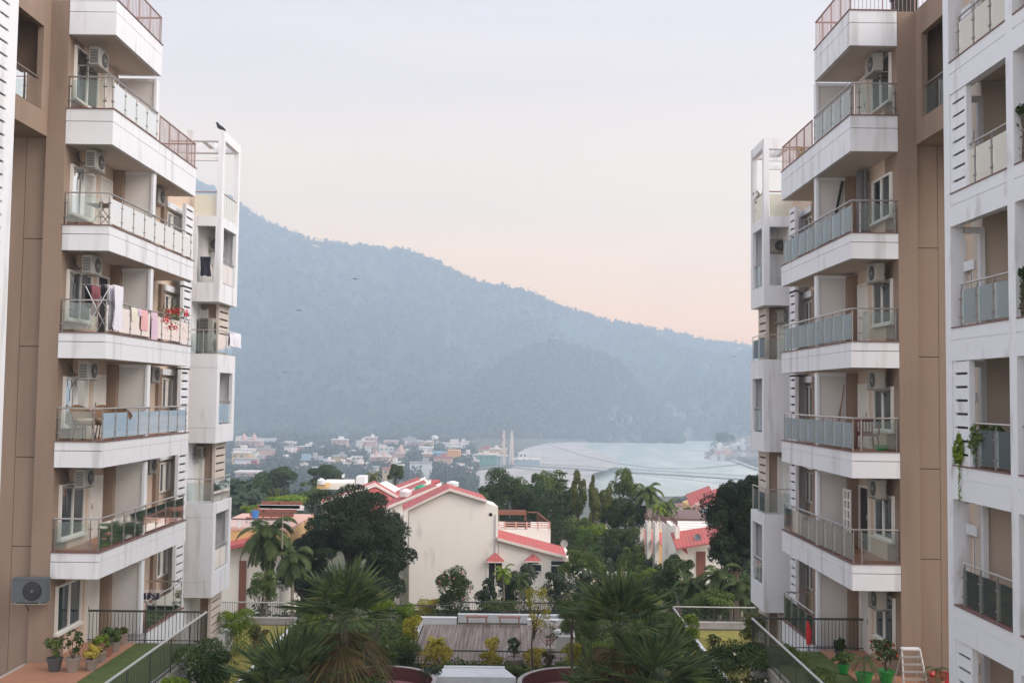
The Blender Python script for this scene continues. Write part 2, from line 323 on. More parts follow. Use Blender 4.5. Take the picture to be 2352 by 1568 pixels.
# ================================================================ SETTING: terrain, river, hills, forest
def ground_mat(name, c1, c2, sc, c3=None):
    m = mat(name, c1, .95); n = m.node_tree; b = n.nodes['Principled BSDF']; t = n.nodes.new('ShaderNodeTexCoord'); no = n.nodes.new('ShaderNodeTexNoise')
    no.inputs['Scale'].default_value = sc; no.inputs['Detail'].default_value = 8; no.inputs['Roughness'].default_value = .7; r = n.nodes.new('ShaderNodeValToRGB')
    r.color_ramp.elements[0].position = .35; r.color_ramp.elements[1].position = .65; r.color_ramp.elements[0].color = (*c1, 1); r.color_ramp.elements[1].color = (*c2, 1)
    if c3: e = r.color_ramp.elements.new(.8); e.color = (*c3, 1)
    n.links.new(t.outputs['Object'], no.inputs['Vector']); n.links.new(no.outputs['Fac'], r.inputs[0]); n.links.new(r.outputs[0], b.inputs['Base Color']); return m
M['terrain'] = ground_mat('scrubby_ground', (.05, .06, .03), (.13, .12, .07), .15)
M['hill'] = ground_mat('forested_hillside', (.012, .028, .016), (.065, .095, .05), .007)
M['scar'] = ground_mat('landslide_earth', (.10, .10, .07), (.34, .26, .21), .025)
M['sand'] = ground_mat('pale_river_sand', (.40, .36, .32), (.56, .51, .46), .017)
M['lawn'] = ground_mat('yellowing_lawn', (.16, .15, .025), (.30, .25, .05), 1.2)
M['lawn2'] = ground_mat('green_lawn', (.045, .075, .015), (.09, .12, .025), 3.0)
M['bed'] = ground_mat('planting_bed_soil', (.035, .035, .02), (.08, .07, .04), 2.0)
wm = mat('milky_green_river', (.42, .55, .53), .3, spec=.5); n = wm.node_tree
no = n.nodes.new('ShaderNodeTexNoise'); no.inputs['Scale'].default_value = .028; no.inputs['Detail'].default_value = 8; t = n.nodes.new('ShaderNodeTexCoord'); bp = n.nodes.new('ShaderNodeBump'); bp.inputs['Strength'].default_value = .5; bp.inputs['Distance'].default_value = 1
mp = n.nodes.new('ShaderNodeMapping'); mp.inputs['Scale'].default_value = (1, .35, 1)
cr = n.nodes.new('ShaderNodeValToRGB'); cr.color_ramp.elements[0].position = .42; cr.color_ramp.elements[1].position = .68; cr.color_ramp.elements[0].color = (.42, .50, .45, 1); cr.color_ramp.elements[1].color = (.68, .69, .62, 1)
n.links.new(t.outputs['Object'], mp.inputs[0]); n.links.new(mp.outputs[0], no.inputs['Vector']); n.links.new(no.outputs['Fac'], bp.inputs['Height']); n.links.new(no.outputs['Fac'], cr.inputs[0])
n.links.new(bp.outputs[0], n.nodes['Principled BSDF'].inputs['Normal']); n.links.new(cr.outputs[0], n.nodes['Principled BSDF'].inputs['Base Color']); M['water'] = wm
def inpoly(x, y, poly):
    r = np.zeros(x.shape, bool); n_ = len(poly)
    for i in range(n_):
        (x0, y0), (x1, y1) = poly[i], poly[(i + 1) % n_]
        c = ((y0 > y) != (y1 > y)) & (x < (x1 - x0) * (y - y0) / ((y1 - y0) or 1e-9) + x0); r ^= c
    return r
RIV = [(1345, 1016), (1450, 1011), (1560, 1009), (1645, 1004), (1630, 1024), (1655, 1045), (1760, 1085), (1990, 1125), (1990, 1180), (1560, 1155), (1380, 1155), (1352, 1112), (1340, 1086), (1417, 1067), (1382, 1045), (1325, 1028)]
RIVW = [tuple(PZ(a, b, -46 * K).xy) for a, b in RIV]
def gz(X, Y):                     # valley floor height
    z = np.interp(Y, [-80, 52, 60, 100, 350 * K, 480 * K, 9000 * K], [-14.6, -14.6, -14.6, -16.5, -40 * K, -43.5 * K, -44 * K])
    return z
pxs = np.linspace(-1500, 3900, 700); Ys = np.concatenate([[-80, 20, 50.5], np.geomspace(54, 1980 * K, 360)])
PX, YY = np.meshgrid(pxs, Ys); XX = (PX - 1176) / F * np.maximum(YY, 60)
ZZ = gz(XX, YY) + noise2(XX / 40, YY / 40, 1) * np.clip((YY - 60) / 200, 0, 1.2)
SBW = [tuple(PZ(a, b, -44 * K).xy) for a, b in [(1200, 1072), (1215, 1030), (1262, 1019), (1350, 1016), (1440, 1066), (1380, 1092), (1385, 1118), (1330, 1126), (1200, 1122)]]
ins = (inpoly(XX, YY, RIVW) | inpoly(XX, YY, SBW)).astype(float)
k_ = ins.copy(); k_[1:-1, 1:-1] = (ins[1:-1, 1:-1] * 2 + ins[:-2, 1:-1] + ins[2:, 1:-1] + ins[1:-1, :-2] + ins[1:-1, 2:]) / 6
ZZ -= k_ * 6 * K
tag(gridmesh('ground', XX, YY, ZZ, M['terrain']), kind='structure')
w = MB(); w.poly([(-60 * K, 420 * K, -46 * K), (700 * K, 420 * K, -46 * K), (900 * K, 1400 * K, -46 * K), (-60 * K, 1400 * K, -46 * K)]); tag(w.build('river', M['water']), kind='structure')
sb = [(1175, 1075), (1190, 1040), (1215, 1026), (1260, 1019), (1345, 1016), (1325, 1028), (1382, 1045), (1417, 1067), (1340, 1086), (1352, 1112), (1250, 1125), (1120, 1125), (1060, 1100), (1090, 1080)]
sb = [(1175, 1075), (1190, 1040), (1215, 1026), (1258, 1017), (1352, 1014), (1345, 1023), (1365, 1034), (1396, 1044), (1432, 1066), (1400, 1076), (1362, 1088), (1372, 1112), (1330, 1128), (1250, 1130), (1120, 1130), (1060, 1100), (1090, 1080)]
gs = random.Random(2); sb2 = []
for (a, b), (c, d) in zip(sb, sb[1:] + sb[:1]):
    for i in range(9): f = i / 9; j = gs.uniform(-1, 1) * (3 if i else 0); sb2.append((a + (c - a) * f + j, b + (d - b) * f + j * .3 * gs.uniform(.2, 1)))
w = MB(); w.poly([tuple(PZ(a, b, -42.1 * K)) for a, b in sb2]); tag(w.build('beach', M['sand']), kind='structure')
SURF = []; ALLSC = []
def hill(name, ridge, Yb, Yr, zb=-46 * K, cols=700, rows=200, seed=0, gul=64, scars=(), noise_amp=6, m='hill'):
    rx = [q[0] for q in ridge]; ry = [q[1] for q in ridge]; Yb = Yb * K; Yr = Yr * K if np.isscalar(Yr) else [q * K for q in Yr]; gul *= K; noise_amp *= K
    px = np.linspace(rx[0], rx[-1], cols); py = np.interp(px, rx, ry)
    zr = np.array([P(a, b, 1000.).z / 1000 for a, b in zip(px, py)])
    yr = Yr if np.isscalar(Yr) else np.interp(px, rx, Yr)
    zr = zr * yr
    t = np.concatenate([np.linspace(0, 1, rows), [1.04, 1.09, 1.16]])
    T_, PXX = np.meshgrid(t, px, indexing='ij'); yb = Yb if np.isscalar(Yb) else np.interp(px, rx, Yb)
    Yg = yb + (yr - yb) * T_; X = np.array([ray(a, 912).x / ray(a, 912).y for a in px])[None, :] * Yg
    prof = np.where(T_ <= 1, T_ ** .95, 1 - (T_ - 1) * 3.0)
    zz = zb + (zr[None, :] - zb) * prof
    env = np.clip(np.sin(PI * np.clip(T_, 0, 1)), 0, 1)
    Xk = X / K; Yk = Yg / K
    gl = noise2(Xk / 150 + Yk / 600, Yk / 500, seed) * .6 + noise2(Xk / 60 + Yk / 240, Yk / 180, seed + 5) * .4
    zz = zz + (gl - .5) * gul * 2 * env
    base = zz.copy()
    zz = zz + (np.maximum(noise2(Xk / 7, Yk / 9, seed + 1), noise2(Xk / 11 + 5, Yk / 12, seed + 2)) - .6) * noise_amp * np.clip(T_ * 20, 0, 1)
    o = gridmesh(name, X, Yg, zz, M[m], smooth=False); o.data.materials.append(M['scar'])
    for poly in scars:
        a, b = zz.shape; d = np.stack([X, Yg, zz], -1) ; U = np.array(cx_); V = np.array(cy_); W = np.array(W_)
        sx = 1176 + F * (d @ U) / (d @ W); sy = 784 - F * (d @ V) / (d @ W)
        q = inpoly(sx + (noise2(Xk / 9, Yk / 9, 3) - .5) * 24, sy + (noise2(Xk / 6, Yk / 14, 4) - .5) * 26, poly)[:-1, :-1].ravel()
        mi = np.zeros(len(q), np.int32); o.data.polygons.foreach_get('material_index', mi); mi[q] = 1; o.data.polygons.foreach_set('material_index', mi)
    ALLSC.extend(scars); SURF.append((X, Yg, base, T_)); return tag(o, kind='structure')
RA = [(-900, 520), (-300, 455), (200, 420), (430, 425), (500, 452), (555, 491), (600, 520), (650, 540), (700, 560), (760, 571), (800, 572), (870, 581), (930, 586), (985, 606), (1040, 633), (1090, 659), (1150, 668), (1220, 681), (1270, 709), (1330, 727), (1390, 746), (1440, 756), (1500, 766), (1560, 776), (1640, 794), (1720, 803), (1850, 835), (2200, 870), (2900, 890)]
hill('hill', RA, 1130, [1560] * 18 + [1600, 1640, 1680, 1720, 1760, 1800, 1820, 1840, 1850, 1860, 1860], cols=1100, rows=240, seed=1, scars=[[(1512, 928), (1552, 932), (1588, 980), (1595, 1014), (1560, 1014), (1538, 975)]])
hill('spur', [(900, 985), (980, 945), (1060, 905), (1110, 868), (1150, 846), (1190, 822), (1240, 806), (1262, 800), (1300, 808), (1350, 818), (1390, 832), (1430, 850), (1455, 890), (1490, 925), (1530, 965), (1570, 1000)], 1060, 1230, cols=520, rows=130, seed=9, gul=12,
     scars=[[(1380, 925), (1418, 928), (1428, 955), (1452, 938), (1478, 975), (1485, 1016), (1420, 1016), (1382, 1004), (1388, 965)]])
hill('far_spur', [(1380, 930), (1430, 885), (1490, 836), (1570, 814), (1650, 822), (1720, 818), (1800, 840), (2000, 870), (2300, 900)], 1180, 1560, cols=420, rows=110, seed=17, gul=14)
hill('river_bank_hill', [(1618, 1041), (1650, 1024), (1690, 1008), (1735, 998), (1800, 985), (2000, 960)], 760, 880, zb=-47 * K, cols=160, rows=50, seed=23, gul=3, noise_amp=3, m='scar')
BANK = SURF.pop()
def forest(name, pts, R, H, per, leaf, m):
    g = rngn(); n = len(pts); c = np.repeat(np.array(pts), per, 0); r = np.repeat(R, per)[:, None]; h = np.repeat(H, per)[:, None]
    E = g.normal(0, 1, (len(c), 3)); E /= np.linalg.norm(E, axis=1, keepdims=True); E[:, 2] = np.abs(E[:, 2]) * np.where(g.random(len(c)) < .25, -.6, 1)
    C = c + E * np.concatenate([r, r, h], 1) * g.uniform(.6, 1.05, (len(c), 1)); C[:, 2] += h[:, 0] * .8
    return tag(npmesh(name, leafquads(g, C, E, np.repeat(leaf, per)[:, None] if not np.isscalar(leaf) else leaf, .8, jit=.22), 4, m), kind='stuff')
pts = []; RR = []; HH = []
g0 = np.random.default_rng(3)
for (X, Yg, Z, T_), nn in zip(SURF, (9000, 2600, 1500)):
    rows, cols = X.shape
    for q in range(nn):
        on_ridge = q % 5 == 0
        i = min(rows - 4, int(rows - 4 - g0.random() * 5)) if on_ridge else int(g0.random() * (rows - 4)); j = int(g0.random() * (cols - 1))
        d = Vector((X[i, j], Yg[i, j], Z[i, j])); w_ = d.dot(W_); sx = np.array(1176 + F * d.dot(cx_) / w_); sy = np.array(784 - F * d.dot(cy_) / w_)
        if any(inpoly(sx, sy, s_) for s_ in ALLSC) and g0.random() < .6: continue
        pts.append((X[i, j], Yg[i, j], Z[i, j] - 1)); rr = g0.uniform(3, 6.5) * K; RR.append(rr); HH.append(rr * g0.uniform(.9, 1.5))
        if on_ridge and g0.random() < .1: RR[-1] *= .5; HH[-1] = g0.uniform(6, 10) * K
forest('forest', pts, np.array(RR), np.array(HH), 24, 2.3 * K, L['far'])
# valley woods between the villas and the far bank town
pts = []; RR = []; LF = []
g0 = np.random.default_rng(5)
while len(pts) < 5200:
    px_ = g0.uniform(380, 1240) if g0.random() < .84 else g0.uniform(1560, 2050); Y_ = math.exp(g0.uniform(math.log(120), math.log(1150 * K)))
    if px_ > 1560 and (Y_ < 130 or Y_ > 420 * K): continue
    X_ = (px_ - 1176) / F * Y_
    if px_ > 1090 and 330 * K < Y_ < 1100 * K: continue
    if noise2(np.array(X_ / 70), np.array(Y_ / 100), 31) < .40: continue
    if Y_ < 330 and 700 < px_ < 1200 and g0.random() < .8: continue
    pts.append((X_, Y_, float(gz(X_, Y_)) - .5)); RR.append(g0.uniform(2.2, 5.5) * (1 + (K - 1) * min(1, max(0, (Y_ - 200) / 700)))); LF.append(.45 + Y_ / 750)
RR = np.array(RR); forest('woods', pts, RR, RR * .95, 70, np.array(LF), L['far'])
# haze: one closed box of thin air round everything
HZ = .00082 / K
w = MB(); w.box(-2600 * K, 3000 * K, -140, 2030 * K, -60 * K, 372 * K); hz = w.build('haze', bpy.data.materials.new('thin_air')); tag(hz, kind='stuff')
m = hz.data.materials[0]; m.use_nodes = True; n = m.node_tree; n.nodes.clear(); o = n.nodes.new('ShaderNodeOutputMaterial'); v = n.nodes.new('ShaderNodeVolumePrincipled')
v.inputs['Color'].default_value = (.69, .83, .98, 1); v.inputs['Density'].default_value = HZ; v.inputs['Anisotropy'].default_value = .1; n.links.new(v.outputs[0], o.inputs['Volume'])
# terraces and paths of the complex
Z2 = -7.65; Z1 = -10.75
def sheet(name, x0, x1, y0, y1, z, m, th=.25):
    w = MB(); w.box(x0, x1, y0, y1, z - th, z); return tag(w.build(name, m), kind='structure')
sheet('courtyard_ground', -13.6, 11.5, 14, 50.3, Z1 - .004, M['bed'], .4)
sheet('garden_terrace', -13.6, -9.2, 10, 32.1, Z2 - .004, M['concrete'], 3.05); sheet('garden_terrace', 7.43, 11.5, 10, 32.1, Z2 - .004, M['concrete'], 3.05)
sheet('lawn', -11.3, -9.45, 10, 31.8, Z2 + .03, M['lawn2'], .03); sheet('lawn', 7.7, 9.5, 10, 31.8, Z2 + .03, M['lawn2'], .03)
sheet('tiled_path', -13.4, -11.3, 10, 31.8, Z2 + .05, M['tile'], .05); sheet('tiled_path', 9.5, 11.4, 10, 31.95, Z2 + .05, M['tile'], .05)
sheet('lawn', -12.6, -9.95, 32.9, 48.4, Z1 + .03, M['lawn'], .03); sheet('lawn', 8.4, 11.2, 32.9, 48.5, Z1 + .03, M['lawn'], .03)
# plank deck
dk = ground_mat('worn_deck_boards', (.24, .20, .18), (.40, .34, .31), .8); n = dk.node_tree; b = n.nodes['Principled BSDF']; t = n.nodes.new('ShaderNodeTexCoord')
mp = n.nodes.new('ShaderNodeMapping'); mp.inputs['Scale'].default_value = (7.0, .35, 1); no = n.nodes.new('ShaderNodeTexNoise'); no.inputs['Scale'].default_value = 1; no.inputs['Detail'].default_value = 4
r = n.nodes.new('ShaderNodeValToRGB'); r.color_ramp.elements[0].position = .3; r.color_ramp.elements[1].position = .7; r.color_ramp.elements[0].color = (.13, .10, .09, 1); r.color_ramp.elements[1].color = (.32, .26, .23, 1)
n.links.new(t.outputs['Object'], mp.inputs[0]); n.links.new(mp.outputs[0], no.inputs['Vector']); n.links.new(no.outputs['Fac'], r.inputs[0]); n.links.new(r.outputs[0], b.inputs['Base Color'])
w = MB(); x = -3.95
while x < 2.4: w.box(x, x + .145, 41.9, 49.1, Z1 - .05, Z1 + .05); x += .155
tag(w.build('deck', dk), kind='structure')
# ================================================================ APARTMENT BLOCKS
ZL = {2: -7.65, 3: -4.55, 4: -1.44, 5: 1.65, 6: 4.73, 7: 8.10, 8: 11.15}
ORD = {3: 'lowest', 4: 'second lowest', 5: 'middle', 6: 'second highest', 7: 'highest'}
def slotpanel(T, u, v0, v1, z0, z1, parent, m='white', pitch=.30, gap=.07, th=.12, edge=.09, name='slotted_fin'):
    w = MB(T); w.box(u, u + th, v0, v0 + edge, z0, z1); w.box(u, u + th, v1 - edge, v1, z0, z1); w.box(u + th - .03, u + th, v0 + edge, v1 - edge, z0, z1); w.box(u + .05, u + th - .03, v0 + edge, v1 - edge, z0 + .002, z1 - .002, 1)
    z = z0
    while z < z1 - .02: w.box(u + .003, u + .05, v0 + edge, v1 - edge, z, min(z + pitch - gap, z1)); z += pitch
    return w.build(name, [M[m], M['dark']], parent)
def block(side):
    R = side == 'right'; s = 1 if R else -1; X0 = 9.55 if R else -11.55; Y0 = 29.0 if R else 29.3
    ky = [(-20, -20), (0, 0), (7.5, 7.5), (10.05, 10.05), (12.2, 12.2), (20, 20)] if R else [(-20, -20), (0, 0), (7.5, 7.8), (10.05, 11.2), (12.2, 13.8), (20, 21.6)]
    def T(u, v, z):
        for (a, b), (c, d) in zip(ky, ky[1:]):
            if v <= c: return (X0 + s * u, Y0 + b + (d - b) * (v - a) / (c - a), z)
        return (X0 + s * u, Y0 + v, z)
    B = lambda: MB(T)
    root = thing('apartment_building', ('brown and white apartment block with frosted balcony glass tinted sky blue, brown pipe and white fin tower' if R else
                 'brown and white apartment block with balcony glass tinted cream like the sky, hanging laundry and white fin tower'), 'apartment building', T(3, 5, Z1))
    ZT = 11.15 if R else 11.3
    # ---- solid walls
    w = B()                                                     # brown render
    w.box(1.35, 1.9, 0, 1.0, Z1, ZT - .02)                      # corner pier
    for a, b in ((Z1, -4.42), (-4.40, -1.9), (-1.88, 1.25), (1.27, 4.35), (4.37, 7.32)): w.box(1.9, 2.55, .22, 1.2, a, b)
    w.box(2.57, 9, .24, 1.2, Z1, 7.3)
    w.box(1.9, 9, 0.02, 1.2, 7.30, ZT - .02)
    zb = 7.28                                                   # upper projecting bay with its opening
    w.box(1.88, 2.05, -.42, 0, zb, ZT); w.box(1.88, 2.05, -2.2, -.42, zb, 7.95); w.box(1.88, 2.05, -2.2, -.42, 10.35, ZT); w.box(1.88, 2.05, -9, -2.2, zb, ZT)
    w.box(2.05, 4.5, -9, 0, zb, zb + .15); w.box(3.3, 3.45, -9, 0, zb + .15, ZT); w.box(2.05, 4.5, -9, 0, 10.6, ZT)
    w.build('brown_wall', M['brown'], root)
    w = B()                                                     # beige recessed walls
    w.box(1.34, 1.6, 1.0, 9.3, Z2 - 3, 8.0); w.box(1.34, 1.6, 1.0, 3.6, 8.0, ZT - .1)
    w.box(1.34, 5, 9.3, 14, Z1, 8.0)
    w.build('beige_wall', M['beige'], root)
    w = B(); w.box(1.6, 9, 1.2, 9.3, Z1, 7.98); w.box(1.6, 9, 1.2, 3.6, 7.98, ZT - .04); w.build('core', M['beige'], root)
    for k in range(2, 7):                                       # brown column beside each partition and strip in the niche
        z0 = ZL[k]; z1 = ZL.get(k + 1) - .8
        w = B(); w.box(1.02, 1.34, 3.42, 3.9, z0, z1); w.build('brown_column', M['brown'], root); w = B(); w.box(1.22, 1.34, 7.72, 8.0, z0, z1); w.build('brown_strip', M['brown'], root)
    for k in range(2, 8):                                       # partitions
        z0 = ZL[k] + .02; z1 = ZL[k + 1] - (.78 if k < 6 else 1.0); w = B(); ue = 1.33 if k == 7 else 1.02
        w.box(.16, ue, 3.62, 3.74, z0, z1, 0); w.box(.08, .16, 3.56, 3.8, z0, z1, 1); w.box(.16, ue, 3.59, 3.62, z1 - .1, z1, 1); w.box(.16, .2, 3.6, 3.62, z0, z1 - .1, 1)
        w.build('partition', [M['panel'] if (R or k < 7) else M['panel'], M['white']], root)
    # ---- slabs with fascia, railings and glass
    def fascia(w, u0, u1, v0, v1, z0, z1, split=None):
        gz_ = z0 + (z1 - z0) * .64
        for (a, b) in ((z0, gz_), (gz_ + .018, z1)):
            w.box(u0, u1, v0, v0 + .12, a, b)
            if split: w.box(u0, u0 + .12, v0 + .12, split - .012, a, b); w.box(u0, u0 + .12, split + .012, v1, a, b)
            else: w.box(u0, u0 + .12, v0 + .12, v1, a, b)
        w.box(u0 + .02, u1, v0 + .02, v1 - .02, z0 + .01, z0 + .14, 1)
        w.box(u0 + .02, u0 + .1, v0 + .1, v1, z0 + .12, z1 - .02)
        w.box(u0 + .1, u1, v1 - .12, v1, z0, z1)
        w.box(u0 + .12, u1, v0 + .12, v1 - .12, z1 - .16, z1 - .03, 2)
        w.box(u0 - .025, u1, v0 - .025, v0 + .14, z1, z1 + .03, 3); w.box(u0 - .025, u0 + .14, v0 + .14, v1 + .02, z1, z1 + .03, 3)
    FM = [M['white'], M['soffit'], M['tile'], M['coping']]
    for k in range(3, 9):
        z1 = ZL[k] + (0.15 if (not R and k == 8) else 0); th = 1.02 if k >= 7 else .72; vend = 3.75 if k == 8 else 7.5
        if k == 8 and R: vend = 3.45
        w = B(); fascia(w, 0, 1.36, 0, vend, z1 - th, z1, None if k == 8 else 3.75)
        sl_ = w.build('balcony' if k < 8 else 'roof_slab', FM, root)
        if k == 8 or k == 7:                                    # barred roof rail
            a, b = (3.85, 7.45) if k == 7 else (0.02, vend - .05)
            w = B(); w.tube([(.04, a, z1 + .9), (.04, b, z1 + .9)], .03, 6); w.tube([(.04, b, z1 + .9), (1.3, b, z1 + .9)], .03, 6)
            nb = int((b - a) / .11)
            for i in range(nb + 1): w.tube([(.04, a + (b - a) * i / nb, z1), (.04, a + (b - a) * i / nb, z1 + .9)], .009 if i % 8 else .022, 4)
            for i in range(11): w.tube([(.04 + i * .125, b, z1), (.04 + i * .125, b, z1 + .9)], .009, 4)
            if k == 8:
                w.tube([(.04, .04, z1 + .9), (3.2, .04, z1 + .9)], .03, 6)
                for i in range(28): w.tube([(.04 + i * .115, .04, z1), (.04 + i * .115, .04, z1 + .9)], .009 if i % 8 else .022, 4)
            w.build('railing', M['redmetal'], sl_)
        if k == 8: continue
        gm = M['glass_clear'] if k == 3 else (M['glass_sky_blue'] if (R or k in (4, 7)) else M['glass_sky_cream']); ve = 3.72 if k == 7 else 7.42
        w = B(); w.tube([(.06, ve, z1 + .95), (.06, .06, z1 + .95), (1.34, .06, z1 + .95)], .026, 8)
        np_ = 4 if k == 7 else 8; vs = [.1 + (ve - .2) * i / np_ for i in range(np_ + 1)]
        for v in vs: w.tube([(.06, v, z1 + .03), (.06, v, z1 + .78), (.06, v, z1 + .93)], [.022, .022, .01], 5, 1); w.box(.03, .09, v - .05, v + .05, z1 + .24, z1 + .27, 1); w.box(.03, .09, v - .05, v + .05, z1 + .66, z1 + .69, 1)
        for u in (.28, 1.28): w.tube([(u, .06, z1 + .03), (u, .06, z1 + .78), (u, .06, z1 + .93)], [.022, .022, .01], 5, 1); w.box(u - .05, u + .05, .03, .09, z1 + .24, z1 + .27, 1); w.box(u - .05, u + .05, .03, .09, z1 + .66, z1 + .69, 1)
        w.build('railing', [M['steel'], M['darksteel']], sl_)
        for a, b in zip(vs, vs[1:]): w = B(); w.box(.05, .062, a + .05, b - .05, z1 + .1, z1 + .82); w.build('glass_panel', gm, sl_)
        w = B(); w.box(.33, 1.24, .05, .062, z1 + .1, z1 + .86); w.build('glass_panel', M['glass_clear'], sl_)
    # ---- windows and doors per storey
    for k in range(2, 8):
        z0 = ZL[k]; v0, v1 = (.42, 1.93); za, zb_ = z0 + .58, z0 + 1.86
        if not R: v0, v1 = (.38, 1.98); za = z0 + (.42 if k > 3 else .3)
        if k == 7: zb_ = z0 + 2.0
        if k == 2: za = z0 + .75; zb_ = z0 + 2.1
        w = B()
        for (a, b, c, d) in ((v0, v1, za, za + .06), (v0, v1, zb_ - .06, zb_), (v0, v0 + .06, za + .06, zb_ - .06), (v1 - .06, v1, za + .06, zb_ - .06), ((v0 + v1) / 2 - .035, (v0 + v1) / 2 + .035, za + .06, zb_ - .06)): w.box(1.27, 1.36, a, b, c, d)
        w.box(1.2, 1.34, v0 - .06, v1 + .06, za - .06, za)
        f = w.build('window', M['frame'], root)
        w = B(); w.box(1.318, 1.325, v0 + .05, v1 - .05, za + .05, zb_ - .05); w.build('pane', M['pane'] if (k % 2 or k == 2) else M['pane_see'], f)
        w = B(); c0, c1 = (v0 + .06, v0 + .42) if k % 2 else (v0 + .1, v0 + .6); n_ = 12
        for i in range(n_): a = c0 + (c1 - c0) * i / n_; w.box(1.328 + .003 * (i % 2), 1.333 + .003 * (i % 2), a, a + (c1 - c0) / n_, za + .06, zb_ - .06)
        if k > 2: w.build('curtain', M['curtain'], f)
        d0, d1 = 2.35, 3.25; zt = z0 + 1.96
        w = B(); w.box(1.26, 1.36, d0, d0 + .07, z0, zt); w.box(1.26, 1.36, d1 - .07, d1, z0, zt); w.box(1.26, 1.36, d0 + .07, d1 - .07, zt - .07, zt)
        if R and k == 3:                                        # glazed lattice door standing open
            for a in (0, .3, .6): w.box(.72, .76, d0 + .05 + a * 1.0 - .02, d0 + .11 + a, z0 + .05, zt - .1)
            for i in range(7): w.box(.722, .758, d0 + .1, d0 + .68, z0 + .05 + i * .29, z0 + .11 + i * .29)
        dd = w.build('door', M['frame'], root)
        w = B(); w.box(1.31, 1.345, d0 + .07, d1 - .07, z0 + .02, zt - .07); w.build('door_leaf', M['acdark'] if (R and k in (3, 6)) or (not R and k == 5) else M['door'], dd)
        w = B(); w.box(1.25, 1.29, d0 + .12, d0 + .15, z0 + .95, z0 + 1.1); w.build('handle', M['steel'], dd)
        if k < 7:                                               # niche window with ledge, white wall and slotted fin
            w = B(); a, b, c, d = 8.15, 9.1, z0 + .85, z0 + 1.95
            for q in ((a, b, c, c + .05), (a, b, d - .05, d), (a, a + .05, c + .05, d - .05), (b - .05, b, c + .05, d - .05), ((a + b) / 2 - .03, (a + b) / 2 + .03, c + .05, d - .05)): w.box(1.27, 1.36, *q)
            f = w.build('window', M['frame'], root); w = B(); w.box(1.32, 1.33, a + .04, b - .04, c + .04, d - .04); w.build('pane', M['pane_see'], f)
            w = B(); w.box(1.16, 1.34, 7.9, 9.28, d + .12, d + .34); w.build('window_ledge', M['white'], root)
        w = B(); ztop = ZL[k + 1] - .8 if k < 7 else z0
        if k < 7:
            w.box(.86, 1.34, 9.28, 9.5, z0 - .8, z0 + 2.35); w.build('white_pier', M['white'], root)
            slotpanel(T, .76, 8.5, 9.27, z0 - .8, z0 + 2.35, root)
    # ---- second flat terrace at garden level
    w = B(); fascia(w, 0, 1.36, 3.9, 7.5, Z2 - .72, Z2); sl_ = w.build('balcony', FM, root)
    w = B(); w.tube([(.9, 3.95, Z2 + .95), (.06, 3.95, Z2 + .95), (.06, 7.42, Z2 + .95), (1.3, 7.42, Z2 + .95)], .026, 8)
    for i in range(5): w.tube([(.06, 4 + 3.4 * i / 4, Z2), (.06, 4 + 3.4 * i / 4, Z2 + .93)], .02, 5, 1)
    w.build('railing', [M['steel'], M['darksteel']], sl_)
    for i in range(4): w = B(); w.box(.05, .062, 4.05 + .85 * i, 4.82 + .85 * i, Z2 + .1, Z2 + .82); w.build('glass_panel', M['glass_clear'], sl_)
    # ---- far white wing
    VA, VB = 10.05, 12.2; U1 = 1.1
    w = B(); zt = 10.0 if R else 10.4
    w.box(0, .2, VA, VA + .25, 6.97, zt - .42); w.box(0, 2.2, VA, VA + .25, zt - .42, zt); w.box(0, .2, VB - .22, VB, 6.97, zt - .36)
    w.box(0, .2, VA + .25, VB, zt - .36, zt); w.box(.2, 2.2, VB - .22, VB, zt - .36, zt)
    w.box(.9, 1.1, VA + .3, VB - .3, zt - .3, zt - .05)
    for z in (zt - .78, zt - 1.1): w.box(.2, 2.2, VA + .05, VA + .16, z - .1, z + .04)
    w.build('pergola_frame', M['white'], root)
    w = B()
    for i in range(9): w.box(.05, .09, VA + .3 + i * .2, VA + .45 + i * .2, 6.97, 7.9)
    w.tube([(.07, VA + .3, 7.95), (.07, VB - .2, 7.95)], .025, 6, 1); w.tube([(.2, VA + .12, 7.95), (1.1, VA + .12, 7.95)], .025, 6, 1); w.box(.25, 1.1, VA + .1, VA + .12, 7.0, 7.85)
    w.build('roof_rail_glass', [M['glass_sky_cream'], M['redmetal']], root)
    def boxwing(zb, zt, za, zc, front):                          # hollow white box open to the side, and to the front if asked
        w = B(); e = .14
        if front: w.box(0, .22, VA, VA + e, zb, zt); w.box(.22, U1, VA, VA + e, zb, za); w.box(.22, U1, VA, VA + e, zc, zt); w.box(.95, U1, VA, VA + e, za, zc)
        else:
            w.box(0, U1, VA, VA + e, zb, zb + .58); w.box(0, U1, VA, VA + e, zb + .6, zt - .55); w.box(0, U1, VA, VA + e, zt - .53, zt); w.box(.02, U1, VA + .02, VA + e, zb + .1, zt - .1)
        w.box(0, e, VA + e, VA + .32, za, zc); w.box(0, e, VB - .3, VB, za, zc); w.box(0, e, VA + e, VB, zb, za); w.box(0, e, VA + e, VB, zc, zt)
        w.box(e, U1, VB - e, VB, zb, zt); w.box(e, U1, VA + e, VB - e, zb, zb + .14); w.box(e, U1, VA + e, VB - e, zt - .14, zt)
        o = w.build('white_bay', M['white'], root)
        w = B(); w.box(1.0, 1.09, VA + e, VB - e, zb + .14, zt - .14); w.build('back_wall', M['panel'], o)
        w = B(); w.tube([(.07, VA + .35, za + .92), (.07, VB - .3, za + .92)], .022, 6)
        for v in (VA + .36, (VA + VB) / 2, VB - .33): w.tube([(.07, v, za), (.07, v, za + .9)], .016, 5)
        w.build('railing', M['steel'], o)
        w = B(); w.box(.06, .07, VA + .38, (VA + VB) / 2 - .03, za + .05, za + .8); w.build('glass_panel', M['glass_sky_blue'], o)
